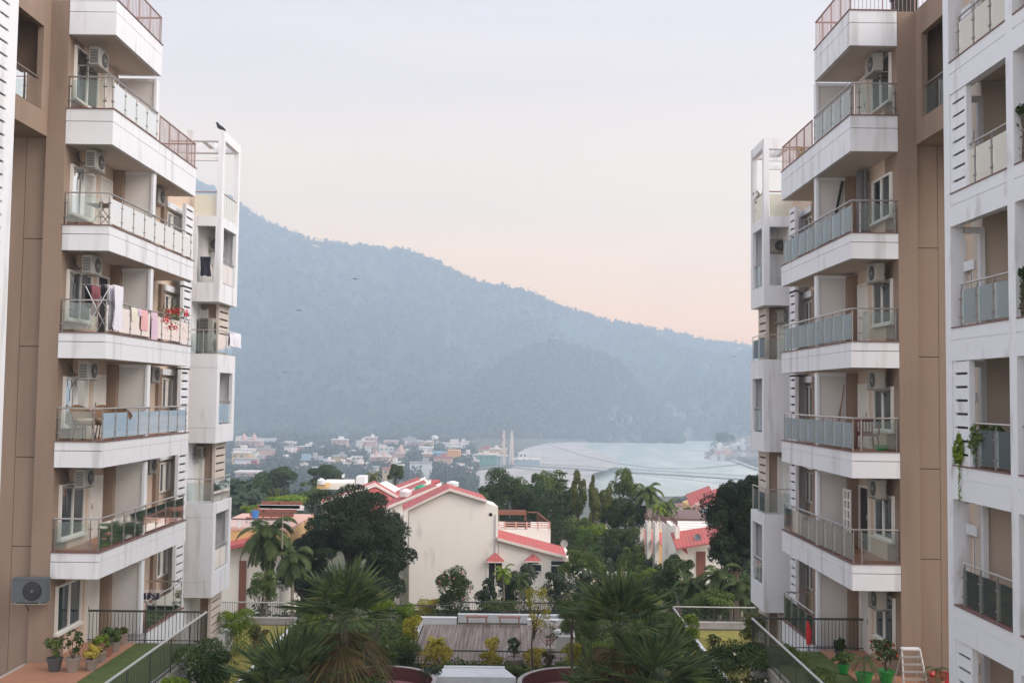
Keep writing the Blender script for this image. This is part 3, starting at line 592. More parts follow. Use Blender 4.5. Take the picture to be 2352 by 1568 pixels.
        w = B(); w.box(.06, .07, (VA + VB) / 2 + .03, VB - .36, za + .05, za + .8); w.build('glass_panel', M['glass_sky_blue'], o)
    boxwing(3.58, 6.97, 4.34, 6.58, True); boxwing(-1.97, 1.52, -1.25, .80, False); boxwing(-7.95, -4.32, -7.0, -4.75, False)
    for zb, zt_ in ((1.52, 3.58), (-4.32, -1.97), (Z1, -7.95)):   # recessed storeys
        w = B(); w.box(.42, 1.34, VA + 1.0, VA + 1.2, zb, zt_); w.build('brown_wall', M['brown'], root)
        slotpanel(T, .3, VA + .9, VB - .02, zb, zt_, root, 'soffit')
        w = B(); w.box(.75, .81, VA + .9, VA + 1.0, zb, zt_ - .2) ; w.box(1.02, 1.08, VA + .9, VA + 1.0, zb, zt_ - .2); w.box(.81, 1.02, VA + .97, VA + .99, zb, zt_ - .25); w.build('door', M['frame'], root)
        if zb > Z1 + 1:
            w = B(); w.tube([(1.1, VA + .06, zb + .95), (.06, VA + .06, zb + .95), (.06, VB - .05, zb + .95)], .022, 6)
            for u, v in ((.06, VA + .06), (.6, VA + .06), (.06, VA + 1.1), (.06, VB - .1)): w.tube([(u, v, zb), (u, v, zb + .92)], .018, 5)
            o = w.build('railing', M['steel'], root)
            for (a, b, c, d) in ((.1, .56, VA + .05, VA + .06), (.64, 1.08, VA + .05, VA + .06), (.05, .06, VA + .12, VA + 1.05), (.05, .06, VA + 1.15, VB - .15)): w = B(); w.box(a, b, c, d, zb + .08, zb + .8); w.build('glass_panel', M['glass_clear'] if zb < 0 or u else M['glass_sky_cream'], o)
    w = B(); w.box(U1, 6, VA + 1.2, VB + 1, Z1, 7.0); w.box(1.08, 1.34, VA, VA + 1.2, Z1, 7.0); w.build('wing_core', M['white'], root)
    if R:
        w = B(); w.tube([(1.12, 2.35, ZL[6] + .05), (1.12, 2.35, 7.02)], .16, 12); w.tube([(1.12, 1.98, ZL[6] + .05), (1.12, 1.98, 7.02)], .06, 8)
        for z in (5.6, 6.4): w.lathe([(.175, 0), (.175, .06)], (1.12, 2.35, z), 12)
        w.build('drain_pipe', M['pipe'], root)
    # balcony rail glass of the upper bay
    w = B(); w.tube([(1.95, -2.2, 8.85), (1.95, -.46, 8.85)], .025, 6, 1); w.box(1.94, 1.95, -2.15, -1.4, 8.0, 8.75); w.box(1.94, 1.95, -1.3, -.5, 8.0, 8.75); w.build('glass_panel', [M['glass_clear'], M['steel']], root)
    return root, T
LB, TL = block('left'); RB, TR = block('right')
# ---------------------------------------------------------------- near white blocks
def near_right():
    root = thing('apartment_building', 'nearest white apartment block with stained fascia bands and large square balcony openings', 'apartment building', (11, 20, Z1))
    X = 10.0; ya, yb = 23.45, 23.75
    w = MB(); w.box(X, X + .3, ya, yb, Z1, 13); w.box(X, X + .3, 20.42, 20.72, Z1, 13); w.box(X, X + .3, 16.6, 16.9, Z1, 13); w.box(X, X + .3, 12.2, 12.5, Z1, 13)
    w.build('pillar', M['white_old'], root)
    lv = {2: -7.65, 3: -4.55, 4: -1.44, 5: 1.66, 6: 4.73, 7: 7.78, 8: 11.3}
    for k, z in lv.items():
        for a, b in ((20.735, 23.435), (16.915, 20.405), (12.515, 16.585)):
            w = MB(); g_ = z - .27
            w.box(X + .005, X + .2, a - .02, b + .02, z - .74, g_ - .009, 0); w.box(X + .005, X + .2, a - .02, b + .02, g_ + .009, z, 0); w.box(X + .02, X + .2, a, b, z - .7, z - .02, 0)
            w.box(X - .015, X + .22, a, b, z, z + .028, 1); w.box(X + .2, X + 1.4, a - .3, b + .3, z - .2, z, 2); w.box(X + .2, X + 1.4, a - .3, b + .3, z - .34, z - .2, 3)
            o = w.build('balcony', [M['white_old'], M['coping'], M['tile'], M['soffit']], root)
            if k in (8, 2): continue
            w = MB(); w.tube([(X + .1, a + .02, z + .98), (X + .1, b - .25 if b > 23 else b, z + .98)], .024, 8)
            n_ = 3; vs = [a + .05 + (b - a - .35) * i / n_ for i in range(n_ + 1)]
            for v in vs[1:]: w.tube([(X + .1, v, z), (X + .1, v, z + .8), (X + .1, v - .05, z + .96)], [.026, .026, .01], 6, 1); w.box(X + .07, X + .14, v - .07, v + .07, z + .22, z + .25, 1); w.box(X + .07, X + .14, v - .07, v + .07, z + .64, z + .67, 1)
            w.build('railing', [M['steel'], M['darksteel']], o)
            for c, d in zip(vs, vs[1:]): w = MB(); w.box(X + .09, X + .1, c + .05, d - .05, z + .08, z + .84); w.build('glass_panel', M['glass_clear'] if k in (3, 4) else (M['glass_sky_blue'] if k == 5 else M['glass_sky_cream']), o)
    w = MB(); w.box(X + 1.4, X + 5, 12, 24.2, Z1, 13, 0)
    w.box(X + .82, X + 1.4, 23.6, 24.2, Z1, 13, 0)
    w.build('beige_wall', M['backwall'], root)
    w = MB(); w.box(X + 1.34, X + 1.4, 22.2, 22.7, Z1, 13); w.build('brown_column', M['brown'], root)
    for k in range(2, 8):
        z = lv[k]; zt = lv[k + 1] - .72; w = MB()
        slot = k in (6, 4, 2)
        w.box(X + .70, X + .82, 23.5, 23.62, z, zt); w.box(X + .35, X + .70, 23.5, 23.6, zt - .14, zt)                      # white post and head
        w.box(X + .55, X + 1.15, 24.75, 24.9, z, zt)                                                              # end wall of the niche
        w.box(X + .78, X + .9, 24.0, 24.75, z + 1.45, z + 1.68)                                                  # ledge
        if not slot: w.box(X + .02, X + .35, 23.62, 23.74, z, zt)
        w.build('white_frame', M['white_old'], root)
        w = MB(); w.box(X + .95, X + 1.2, 23.62, 24.75, z, zt); w.build('niche_wall', M['beige'], root)
        w = MB(); a, b, c, d = 23.75, 24.45, z + .35, z + 1.42
        for q in ((a, b, c, c + .05), (a, b, d - .05, d), (a, a + .05, c, d), (b - .05, b, c, d), (a + .3, a + .36, c, d)): w.box(X + .88, X + .96, *q)
        f = w.build('window', M['frame'], root); w = MB(); w.box(X + .935, X + .94, a, b, c, d); w.build('pane', M['pane'], f)
        if slot:
            slotpanel(None, X + .03, 22.62, 23.44, z, zt, root, 'white_old', name='slotted_panel', gap=.055)
        w = MB(); a, b = 17.6, 19.6; w.box(X + 1.3, X + 1.4, a, b, z + .05, z + 2.1); f = w.build('door', M['frame'], root)
        w = MB(); w.box(X + 1.28, X + 1.3, a + .08, b - .08, z + .12, z + 2.02); w.build('pane', M['pane'], f)
    return root
NR = near_right()
def near_left():
    root = thing('apartment_building', 'narrow strip of white apartment block with dark horizontal slots', 'apartment building', (-12.5, 20, Z1))
    w = MB(); w.box(-14, -11.56, 12, 23.4, Z1, 13); w.box(-11.56, -11.5, 23.1, 23.42, Z1, 13); w.box(-11.56, -11.5, 12, 22.55, Z1, 13); w.build('white_wall', M['white'], root)
    slotpanel(lambda u, v, z: (-u, v, z), 11.5, 22.5, 23.1, Z1, 13, root, name='slotted_panel', gap=.055); return root
NL = near_left()
# ================================================================ OUTDOOR UNITS AND BALCONY THINGS
def ac_proto(name, body, label):
    t = thing(name, label, 'air conditioner')                   # fan faces -X, stands on the bracket, wall towards +X
    w = MB(); w.box(-.15, .15, -.41, .41, 0, .56); w.box(-.16, .16, -.42, .42, .56, .575); w.build('casing', M[body], t)
    w = MB(); w.lathe([(.22, 0), (.235, -.012), (.20, -.016), (.06, -.02)], (-.152, -.1, .28), 20, 0, 'x')
    w.build('fan_grille', M['acdark'], t)
    w = MB()
    for r in (.08, .13, .18): w.tube([(-.176, -.1 + r * math.cos(a * PI / 8), .28 + r * math.sin(a * PI / 8)) for a in range(17)], .005, 4, cap=False)
    w.lathe([(.045, 0), (.04, -.01)], (-.172, -.1, .28), 12, 0, 'x'); w.build('guard', M[body], t)
    w = MB()
    for s_ in (1,):
        for i in range(9): w.box(-.12, .12, s_ * .412 - .004, s_ * .412 + .004, .06 + i * .05, .085 + i * .05)
    w.build('side_vent', M['acdark'], t)
    w = MB(); w.tube([(.15, .3, .2), (.3, .34, .12), (.42, .3, .3), (.5, .3, .5)], .022, 6); w.tube([(.15, .26, .12), (.32, .3, -.1), (.48, .24, -.35), (.5, .2, -.7)], .012, 5); w.build('hose', M['acdark'], t)
    w = MB()
    for y in (-.3, .3): w.box(-.16, .55, y - .015, y + .015, -.03, 0); w.box(.52, .55, y - .015, y + .015, -.25, 0)
    w.box(-.17, .17, -.42, .42, -.045, -.03); w.build('bracket', M['acbody'], t); return t
AC = ac_proto('air_conditioner', 'acbody', 'white outdoor unit under the top roof slab of the left block'); acn = [0]
def ac(p, rz, lab, sc=.9):
    if acn[0] == 0: acn[0] = 1; return place(AC, p, rz, sc, lab, 'air conditioner units on the blocks')
    return dup(AC, p, rz, sc, lab, 'air conditioner units on the blocks')
CO = {7: 'under the barred roof slab', 6: 'under the highest glass balcony', 5: 'under the second highest glass balcony', 4: 'under the third glass balcony from the top', 3: 'under the fourth glass balcony from the top', 2: 'under the lowest glass balcony'}
for k in (7, 6, 5, 4, 3):
    top = ZL[k + 1] - (1.02 if k >= 6 else .72)
    ac(TL(.78, .75, top - .59), PI, ('dark shaded' if k == 5 else 'off-white') + ' unit above the window ' + CO[k] + ', laundry side')
for k in (7, 5, 4, 3, 2):
    top = ZL[k + 1] - (1.02 if k >= 6 else .72)
    ac(TR(.95, .75, top - .59), 0, ('shaded' if k == 2 else 'off-white') + ' unit by the window ' + CO[k] + ', blue glass side')
for k, d in ((6, 'beside the partition ' + CO[6]), (4, 'behind the partition ' + CO[4]), (3, 'behind the partition ' + CO[3])):
    top = ZL[k + 1] - (1.02 if k >= 6 else .72); ac(TL(.78, 5.9, top - .59), PI, 'small air unit ' + d)
ac(TL(.8, 11.6, 5.85), PI / 2, 'outdoor unit hung inside the pergola bay of the left fin tower'); ac(TR(.8, 11.2, 5.75), PI / 2, 'dark outdoor unit hung inside the pergola bay of the right fin tower')
ac(TR(.75, 10.8, 2.95), 0, 'outdoor unit under the upper white bay of the right fin tower', .85); ac(TL(.85, 10.9, -2.6), PI, 'outdoor unit under the middle white bay of the left fin tower', .8)
ac((10.95, 21.5, 3.28), 0, 'old beige outdoor unit hung in an opening of the nearest white block', 1.0); ac((10.95, 21.4, .33), 0, 'dark beige outdoor unit with loose cable in the nearest white block', 1.0)
def big_ac():
    t = ac_proto('air_conditioner', 'acgrey', 'large dark grey outdoor unit bolted to the brown wall beside the lowest balcony'); p = P(70, 1380, 29.0)
    place(t, (p.x, 29.0, p.z), PI / 2, 1.12); w = MB(); return t
big_ac()
def stack_ac():                                                 # tall twin-fan unit on the far bay
    b = TL(.62, 10.75, 1.53); t = thing('air_conditioner', 'tall twin-fan outdoor unit standing on the left fin tower balcony', 'air conditioner', b)
    w = MB(); w.box(b[0] - .35, b[0] + .2, b[1] - .2, b[1] + .6, b[2], b[2] + 1.45); w.build('casing', M['acbody'], t)
    for i in range(2): w = MB(); w.lathe([(.24, 0), (.25, .012), (.05, .02)], (b[0] + .2, b[1] + .2, b[2] + .38 + .68 * i), 18, 0, 'x'); w.build('fan_grille', M['acdark'], t)
    w = MB()
    for i in range(24): w.box(b[0] - .32, b[0] + .02, b[1] - .215, b[1] - .2, b[2] + .08 + i * .056, b[2] + .11 + i * .056)
    w.build('side_vent', M['acdark'], t)
stack_ac()
# drying rack with clothes, laundry side block
def cloth(name, label, cat, x, y0, y1, z0, z1, m, thick=.03, wav=.02, group=None, axis='y', parent=None):
    """cloth folded over a bar: a wavy double sheet"""
    w = MB(); n_ = 10; r = random.Random(int(abs(x * 77 + y0 * 31 + z0 * 13)))
    vs = []
    for j in range(5):
        for i in range(n_ + 1):
            a = i / n_; d = wav * math.sin(a * 9 + j) * (1 - j / 5) + thick * (1 if j < 4 else 0)
            q = y0 + (y1 - y0) * a + r.uniform(-.01, .01) * (4 - j); z = z0 + (z1 - z0) * j / 4 + (r.uniform(-.03, .03) if j == 0 else 0)
            vs.append((x + d, q, z) if axis == 'y' else (q, x + d, z))
    f = [(j * (n_ + 1) + i, j * (n_ + 1) + i + 1, (j + 1) * (n_ + 1) + i + 1, (j + 1) * (n_ + 1) + i) for j in range(4) for i in range(n_)]
    w.add(vs, f); o2 = len(vs); w.add([((v[0] - 2 * thick, v[1], v[2] + .05 * (z1 - z0) * (k < n_ + 1)) if axis == 'y' else (v[0], v[1] - 2 * thick, v[2])) for k, v in enumerate(vs)], [t_[::-1] for t_ in f])
    o = w.build(name, M[m], parent, smooth=True)
    if label: tag(o, label, cat, group)
    return o
def drying_rack():
    b = TL(.45, .75, 1.68); x, y, z = b; t = thing('drying_rack', 'white folding clothes rack on the middle left balcony', 'drying rack', b)
    w = MB()
    for yy in (y - .35, y + .45): w.tube([(x - .35, yy, z), (x + .35, yy, z + 1.35)], .014, 5); w.tube([(x + .35, yy, z), (x - .35, yy, z + 1.35)], .014, 5)
    for sx in (-.42, .42): w.tube([(x + sx, y - .35, z + 1.4), (x + sx, y + .45, z + 1.4)], .012, 5)
    w.build('leg_frame', M['plastic_w'], t); w = MB()
    for i in range(8): w.tube([(x - .42 + .12 * i, y - .35, z + 1.4), (x - .42 + .12 * i, y + .45, z + 1.4)], .008, 4)
    w.build('top_rods', M['steel'], t)
    for lab, mm, dx, ya, yb, zl in (('dark shirt hung on the left end of the clothes rack', 'cloth_k', -.38, -.3, .3, .75), ('dusty rose top with pattern on the clothes rack', 'cloth_rose', -.2, -.3, .35, .5), ('white shirt hanging at the front of the clothes rack', 'cloth_w', .3, -.34, .3, .45), ('long white sheet at the right end of the clothes rack', 'cloth_w', .46, -.3, .4, .1), ('small black garment between white shirts on the clothes rack', 'cloth_k', .12, -.34, -.1, .9)):
        cloth('garment', lab, 'laundry', x + dx, y + ya, y + yb, z + zl, z + 1.41, mm, .015, .03, 'laundry on the drying rack')
    for i in range(9): pass
drying_rack()
for lab, mm, v0, v1, zl in (('cream hand towel over the middle left balcony rail', 'cloth_c', 1.9, 2.5, .5), ('pale pink towel over the middle left balcony rail', 'cloth_p', 2.7, 3.3, .28), ('long mauve towel hanging below the balcony rail', 'cloth_m', 3.6, 4.2, .0), ('lilac folded cloth lying on the balcony rail', 'cloth_m', 2.45, 2.75, .72)):
    a = TL(.06, v0, 1.65 + zl); b = TL(.06, v1, 0); cloth('towel', lab, 'towel', a[0], a[1], b[1], a[2], 2.62, mm, .03, .015, 'towels on the balcony rail')
a = TL(.07, 11.5, 1.9); b = TL(.07, 13.2, 0); cloth('blanket', 'white blanket hung over the rail of the left fin tower', 'blanket', a[0], a[1], b[1], a[2], 2.52, 'cloth_w', .04, .04)
a = TL(.5, 10.1, 5.0); cloth('garment', 'black garment hanging in the pergola bay of the left fin tower', 'laundry', a[1], a[0] - .3, a[0] + .1, 4.6, 5.35, 'cloth_k', .03, .03, axis='x')
def bougain():
    b = TL(.12, 5.4, 1.68); t = thing('potted_plant', 'red flowering plant trailing over the middle left balcony rail', 'plant', b)
    w = MB(); w.lathe([(.10, 0), (.14, .24), (.15, .26), (.13, .26)], (b[0] - .3, b[1], b[2]), 12); w.build('pot', M['pot_t'], t)
    g = rngn(); w = MB()
    for i in range(9): q = Vector((b[0] + g.uniform(-.05, .2), b[1] + g.uniform(-.7, 1.6), b[2] + g.uniform(.4, 1.25))); w.tube([(b[0] - .3, b[1], b[2] + .2), (b[0] - .1, (b[1] + q.y) / 2, b[2] + 1.1), q], [.01, .008, .004], 4)
    w.build('stem', M['bark'], t)
    C = np.stack([g.uniform(b[0] - .05, b[0] + .22, 160), b[1] + g.normal(.3, .65, 160), b[2] + 1.0 + g.normal(0, .18, 160)], 1); npmesh('foliage', leafquads(g, C, g.normal(0, 1, C.shape), .05), 4, L['mid'], t)
    cs = np.array([(b[0] + .15, b[1] + u_, b[2] + z_) for u_, z_ in ((-.25, 1.02), (.1, 1.08), (.35, 1.1), (-.5, .75), (.2, .5), (1.3, 1.1))]); i = g.integers(0, 6, 150); C = cs[i] + g.normal(0, .07, (150, 3)); npmesh('flower', leafquads(g, C, g.normal(0, 1, C.shape), .055), 4, M['petal_r'], t)
bougain()
def folding_table():
    x, y, z = TL(.5, .8, 4.76); t = thing('folding_table', 'thin metal folding table on the second highest left balcony', 'table', (x, y, z))
    w = MB(); w.box(x - .4, x + .4, y - .35, y + .35, z + .68, z + .70); w.build('tabletop', M['darksteel'], t)
    for yy in (y - .28, y + .28): w = MB(); w.tube([(x - .35, yy, z), (x + .2, yy, z + .68)], .012, 5); w.tube([(x + .35, yy, z), (x - .2, yy, z + .68)], .012, 5); w.build('leg_frame', M['darksteel'], t)
folding_table()
def wicker_chair():
    t = thing('wicker_chair', 'brown wicker armchair', 'chair')
    w = MB(); w.lathe([(.24, .36), (.28, .42), (.27, .46)], n=14); w.build('seat', M['wicker'], t)
    w = MB(); n_ = 14; vs = []; fs = []
    for j in range(4):
        for i in range(n_ + 1):
            a = PI * .05 + PI * .9 * i / n_; h = .46 + (.12 + .28 * math.sin(a)) * j / 3; r = .27 + .06 * j / 3
            vs.append((r * math.cos(a), r * math.sin(a), h))
    fs = [(j * (n_ + 1) + i, j * (n_ + 1) + i + 1, (j + 1) * (n_ + 1) + i + 1, (j + 1) * (n_ + 1) + i) for j in range(3) for i in range(n_)]; w.add(vs, fs); w.tube(vs[-(n_ + 1):], .02, 5)
    w.build('backrest', M['wicker'], t); w = MB(); w.lathe([(.22, .46), (.24, .49), (.22, .54)], n=14); w.build('cushion', M['cushion'], t)
    for a in range(4): w = MB(); q = PI / 4 + a * PI / 2; w.tube([(.2 * math.cos(q), .2 * math.sin(q), .37), (.26 * math.cos(q), .26 * math.sin(q), 0)], .015, 5); w.build('leg', M['acdark'], t)
    return t
wc = wicker_chair(); place(wc, TL(.85, .75, -1.41), math.radians(60), 1.15, 'wicker armchair nearest the window on the fourth left balcony', 'wicker armchairs')
dup(wc, TL(.5, 1.35, -1.41), math.radians(35), 1.15, 'middle wicker armchair on the fourth left balcony', 'wicker armchairs'); dup(wc, TL(.35, 2.1, -1.41), math.radians(200), 1.05, 'wicker armchair farthest from the window, turned to the others', 'wicker armchairs')
def plastic_chair():
    x, y, z = TR(.75, .9, -1.41); t = thing('plastic_chair', 'maroon plastic armchair on the fourth balcony of the blue glass block', 'chair', (x, y, z))
    w = MB(); w.box(x - .24, x + .24, y - .22, y + .24, z + .40, z + .44); w.build('seat', M['maroonp'], t)
    w = MB(); w.box(x - .24, x + .24, y + .22, y + .26, z + .44, z + .52)
    for i in range(6): w.box(x - .24 + i * .09, x - .21 + i * .09, y + .23, y + .27, z + .5, z + .84)
    w.box(x - .26, x + .26, y + .23, y + .28, z + .80, z + .9); w.build('backrest', M['maroonp'], t)
    for sx in (-.26, .26):
        w = MB(); w.box(x + sx - .02, x + sx + .02, y - .22, y + .26, z + .62, z + .65); w.box(x + sx - .02, x + sx + .02, y - .22, y - .18, z + .42, z + .62); w.build('armrest', M['maroonp'], t)
    for sx in (-.22, .22):
        for sy in (-.2, .22): w = MB(); w.tube([(x + sx, y + sy, z + .4), (x + sx * 1.2, y + sy * 1.15, z)], [.03, .02], 5); w.build('leg', M['maroonp'], t)
plastic_chair()
def tub(p, r, h, m, name, label): w = MB(); w.lathe([(r * .7, 0), (r, h), (r * 1.06, h), (r * 1.06, h - .02), (r * .94, h - .01), (r * .68, .03)], p, 18); return tag(w.build(name, M[m]), label, 'tub')
tub(TR(1.0, .45, -1.41), .2, .16, 'plastic_lg', 'wash_tub', 'green plastic tub on the fourth balcony of the blue glass block')
x, y, z = TR(.78, 2.6, 4.76); w = MB(); w.hexa([(x - .35, y + .9, z), (x - .3, y + .9, z), (x - .3, y + 1.0, z), (x - .35, y + 1.0, z), (x + .1, y + .9, z + 2.2), (x + .16, y + .9, z + 2.2), (x + .16, y + 1, z + 2.2), (x + .1, y + 1, z + 2.2)]); tag(w.build('leaning_board', M['black']), 'long dark board leaning behind the drain pipe', 'board')
for i, (dx, hh) in enumerate(((.0, 1.9), (.12, 1.5))): x, y, z = TR(.85, 3.3, -1.41); w = MB(); w.tube([(x - .25 - dx, y, z), (x + .05 - dx * .4, y + .15, z + hh)], .018, 5); tag(w.build('wooden_pole', M['wicker']), ('longer' if i == 0 else 'shorter') + ' wooden pole leaning on the fourth balcony partition', 'pole', 'poles leaning on the partition')
def rack2():                                                    # small clothes airer low on the left block
    x, y, z = TL(.4, 4.9, Z2 + .02); t = thing('clothes_airer', 'low folding clothes airer with socks on the ground floor terrace', 'clothes airer', (x, y, z)); w = MB()
    for yy in (y - .3, y + .5): w.tube([(x - .3, yy, z), (x + .3, yy, z + 1.0)], .012, 5); w.tube([(x + .3, yy, z), (x - .3, yy, z + 1.0)], .012, 5)
    for i in range(7): w.tube([(x - .4 + .13 * i, y - .35, z + 1.03), (x - .4 + .13 * i, y + .55, z + 1.03)], .008, 4)
    w.build('frame', M['plastic_w'], t); w = MB()
    for i in range(9): a = x - .4 + .1 * i; w.box(a, a + .06, y - .34 + .07 * (i % 3), y - .2 + .07 * (i % 3), z + .85, z + 1.05)
    w.build('socks', M['cloth_k'], t)
rack2()
for k in (3,):
    x, y, z = TL(.5, 2.9, ZL[k]); w = MB(); w.blob((x, y, z + .1), (.35, .5, .1)); tag(w.build('folded_mat', M['cloth_rose']), 'folded rose coloured mat on the lowest glass balcony', 'mat')
    x, y, z = TL(.5, 4.5, ZL[k]); w = MB(); w.box(x - .3, x + .3, y - .5, y + .5, z + .25, z + .33); w.box(x - .3, x - .22, y - .5, y + .5, z + .33, z + .7); [w.box(x + a, x + a + .05, y + b, y + b + .05, z, z + .25) for a in (-.28, .22) for b in (-.48, .42)]; tag(w.build('lounge_chair', M['panel']), 'pale low lounge chair on the lowest glass balcony', 'chair')
w = MB(); x, y, z = TR(.7, 6.2, ZL[3])
for i in range(5): w.tube([(x - .35, y + .1, z + .12 + .14 * i), (x + .35, y + .1, z + .12 + .14 * i)], .012, 5)
for sx in (-.35, .35): w.tube([(x + sx, y + .1, z), (x + sx, y + .1, z + .75)], .014, 5)
tag(w.build('shoe_rack', M['steel']), 'small metal rack at the far end of the lowest blue block balcony', 'rack')
# pot plants
def potplant(name, label, p, r, h, potm, leafm, fh, fr, n=220, leaf=.06, kind='bush', cat='potted plant', group=None, flower=None):
    t = thing(name, label, cat, p, group); w = MB(); w.lathe([(r * .68, 0), (r, h * .9), (r * 1.1, h * .9), (r * 1.1, h), (r * .95, h), (r * .9, h * .9)], p, 16); w.build('pot', M[potm], t)
    w = MB(); w.lathe([(r * .9, h * .86), (r * .88, h * .88)], p, 14); w.build('soil', M['soil'], t); g = rngn()
    if kind == 'bush':
        C, E, sc = crown_pts(g, (p[0], p[1], p[2] + h + fh * .55), (fr, fr, fh * .5), n, 7, .5); npmesh('foliage', leafquads(g, C, E, leaf), 4, L[leafm], t); w = MB()
        for q in sc: w.tube([(p[0], p[1], p[2] + h * .85), tuple(q)], [.012, .005], 4)
        w.build('stem', M['bark'], t)
        if flower: C = C[:14]; npmesh('flower', leafquads(g, C + g.normal(0, .02, C.shape), E[:14], leaf * 1.2), 4, M[flower], t)
    else:
        feather(t, (p[0], p[1], p[2] + h + fh * .25), fr, 9, leafm, g, lf=16, up=.9); w = MB(); w.tube([(p[0], p[1], p[2] + h * .8), (p[0], p[1], p[2] + h + fh * .3)], .02, 5); w.build('stem', M['bark'], t)
    return t
def feather(t, c, Ln, n, lm, g, lf=34, up=.6, w_=.035, ll=.28, name='crown', lo=-.35):
    Q = []
    for k in range(n):
        az = 2 * PI * (k * .381966 + g.uniform(-.05, .05)); e = up - (up - lo) * ((k + .5) / n); L0 = Ln * g.uniform(.85, 1.1); p = np.array(c, float); d = np.array([math.cos(az) * math.cos(e), math.sin(az) * math.cos(e), math.sin(e)]) ; seg = 12; pts = [p.copy()]
        for s_ in range(seg): p = p + d * L0 / seg; pts.append(p.copy()); d = d + np.array([0, 0, -.13 - .02 * s_]); d /= np.linalg.norm(d)
        pts = np.array(pts); side = np.array([-math.sin(az), math.cos(az), 0.])
        for s_ in range(len(pts) - 1):                          # rachis
            a, b = pts[s_], pts[s_ + 1]; r = .012 * Ln * (1 - s_ / seg * .7) + .004; Q += [a - side * r, a + side * r, b + side * r * .8, b - side * r * .8]
        for i in range(lf):
            f = (i + 1) / (lf + 1); s_ = f * seg; j = int(s_); q = pts[j] + (pts[min(j + 1, seg)] - pts[j]) * (s_ - j); dd = pts[min(j + 1, seg)] - pts[j]; dd /= np.linalg.norm(dd) + 1e-9
            l_ = ll * Ln * math.sin(PI * (.12 + .83 * f)) ** .7
            for sg in (-1, 1):
                v = side * sg * .85 + dd * .6 + np.array([0, 0, -.35 - g.uniform(0, .3)]); v /= np.linalg.norm(v); wv = np.cross(v, [0, 0, 1.]); wv = dd * w_ * Ln * .5
                Q += [q, q + v * l_ * .5 + wv, q + v * l_, q + v * l_ * .5 - wv]
    return npmesh(name, np.array(Q), 4, L[lm], t)
def fan_palm(name, label, px, py, Y, Rpx, n=22, base=None, seed=1, trunk=.10, lm='palm', up=1.45, lo=.0, group='fan palms'):
    c = P(px, py, Y); R = Rpx * Y / F; t = thing(name, label, 'palm', (c.x, c.y, base), group); g = np.random.default_rng(seed); Q = []; QL = Q; QD = []; w = MB()
    for k in range(n + 4):
        Q = QL if k < n else QD
        az = 2 * PI * (k * .381966) + g.uniform(-.25, .25); e = up - (up - lo) * ((k + .3) / n) + g.uniform(-.1, .1) if k < n else g.uniform(-1.2, -.75); d = np.array([math.cos(az) * math.cos(e), math.sin(az) * math.cos(e), math.sin(e)])
        pl = R * g.uniform(.25, .42); p0 = np.array(c); p1 = p0 + d * pl; w.tube([tuple(p0), tuple(p1)], [.02, .011], 4); bl = R * g.uniform(.68, .88)
        s_ = np.cross(d, [0, 0, 1.]); s_ /= np.linalg.norm(s_) + 1e-9; up_ = np.cross(s_, d); m_ = 26; sp_ = g.uniform(1.2, 1.6)
        fold = g.uniform(.1, .35)
        def edge(i, f, sgn):
            a = -sp_ + 2 * sp_ * i / m_; dr = d * math.cos(a) + s_ * math.sin(a) + up_ * fold * abs(math.sin(a)); dr /= np.linalg.norm(dr); l_ = bl * (1 - .22 * (abs(a) / sp_) ** 2)
            return p1 + dr * l_ * f + up_ * sgn * bl * .035 * f + np.array([0, 0, -1.]) * l_ * .10 * f * f
        for i in range(m_):
            s0 = 1 if i % 2 else -1; cut = .5 + g.uniform(-.05, .05); e0, e1 = edge(i, .05, 0), edge(i + 1, .05, 0); m0, m1 = edge(i, cut, s0), edge(i + 1, cut, -s0); tp = edge(i + .5, g.uniform(.9, 1.06), 0) + np.array([0, 0, -1.]) * bl * g.uniform(.0, .10); tv = (m1 - m0) * .06
            Q += [e0, e1, m1, m0, m0, m1, tp + tv, tp - tv]
    npmesh('crown', np.array(QL), 4, L[lm], t); npmesh('dead_fronds', np.array(QD), 4, L['dry'], t); w.build('leaf_stalk', M['stalk'], t)
    w = MB(); f = Vector((c.x, c.y, base)); nseg = 9; ps = [f.lerp(c, i / nseg) for i in range(nseg + 1)]; w.tube(ps, [trunk * (1.25 - .3 * i / nseg + (.12 if i % 2 else 0)) for i in range(nseg + 1)], 9)
    for i in range(14):                                         # old leaf bases
        a = i * 2.4; z = c.z - .08 - .055 * i; w.tube([(c.x + trunk * .7 * math.cos(a), c.y + trunk * .7 * math.sin(a), z), (c.x + trunk * 1.9 * math.cos(a), c.y + trunk * 1.9 * math.sin(a), z + .12)], [.02, .008], 4)
    w.build('trunk', M['bark'], t); return t
def feather_palm(label, px, py, Y, Lpx, base, n=16, lm='feather', trunk=.12, seed=1, group='feather palms', bark='palebark', up=1.1, lo=-.55, w_=.05, ll=.30):
    c = P(px, py, Y); t = thing('palm_tree', label, 'palm', (c.x, c.y, base), group); g = np.random.default_rng(seed); feather(t, tuple(c), Lpx * Y / F, n, lm, g, up=up, lo=lo, w_=w_, ll=ll)
    w = MB(); w.tube([(c.x, c.y, base), (c.x + .05, c.y, (base + c.z) / 2), tuple(c)], [trunk, trunk * .8, trunk * .7], 8); w.build('trunk', M[bark], t); return t
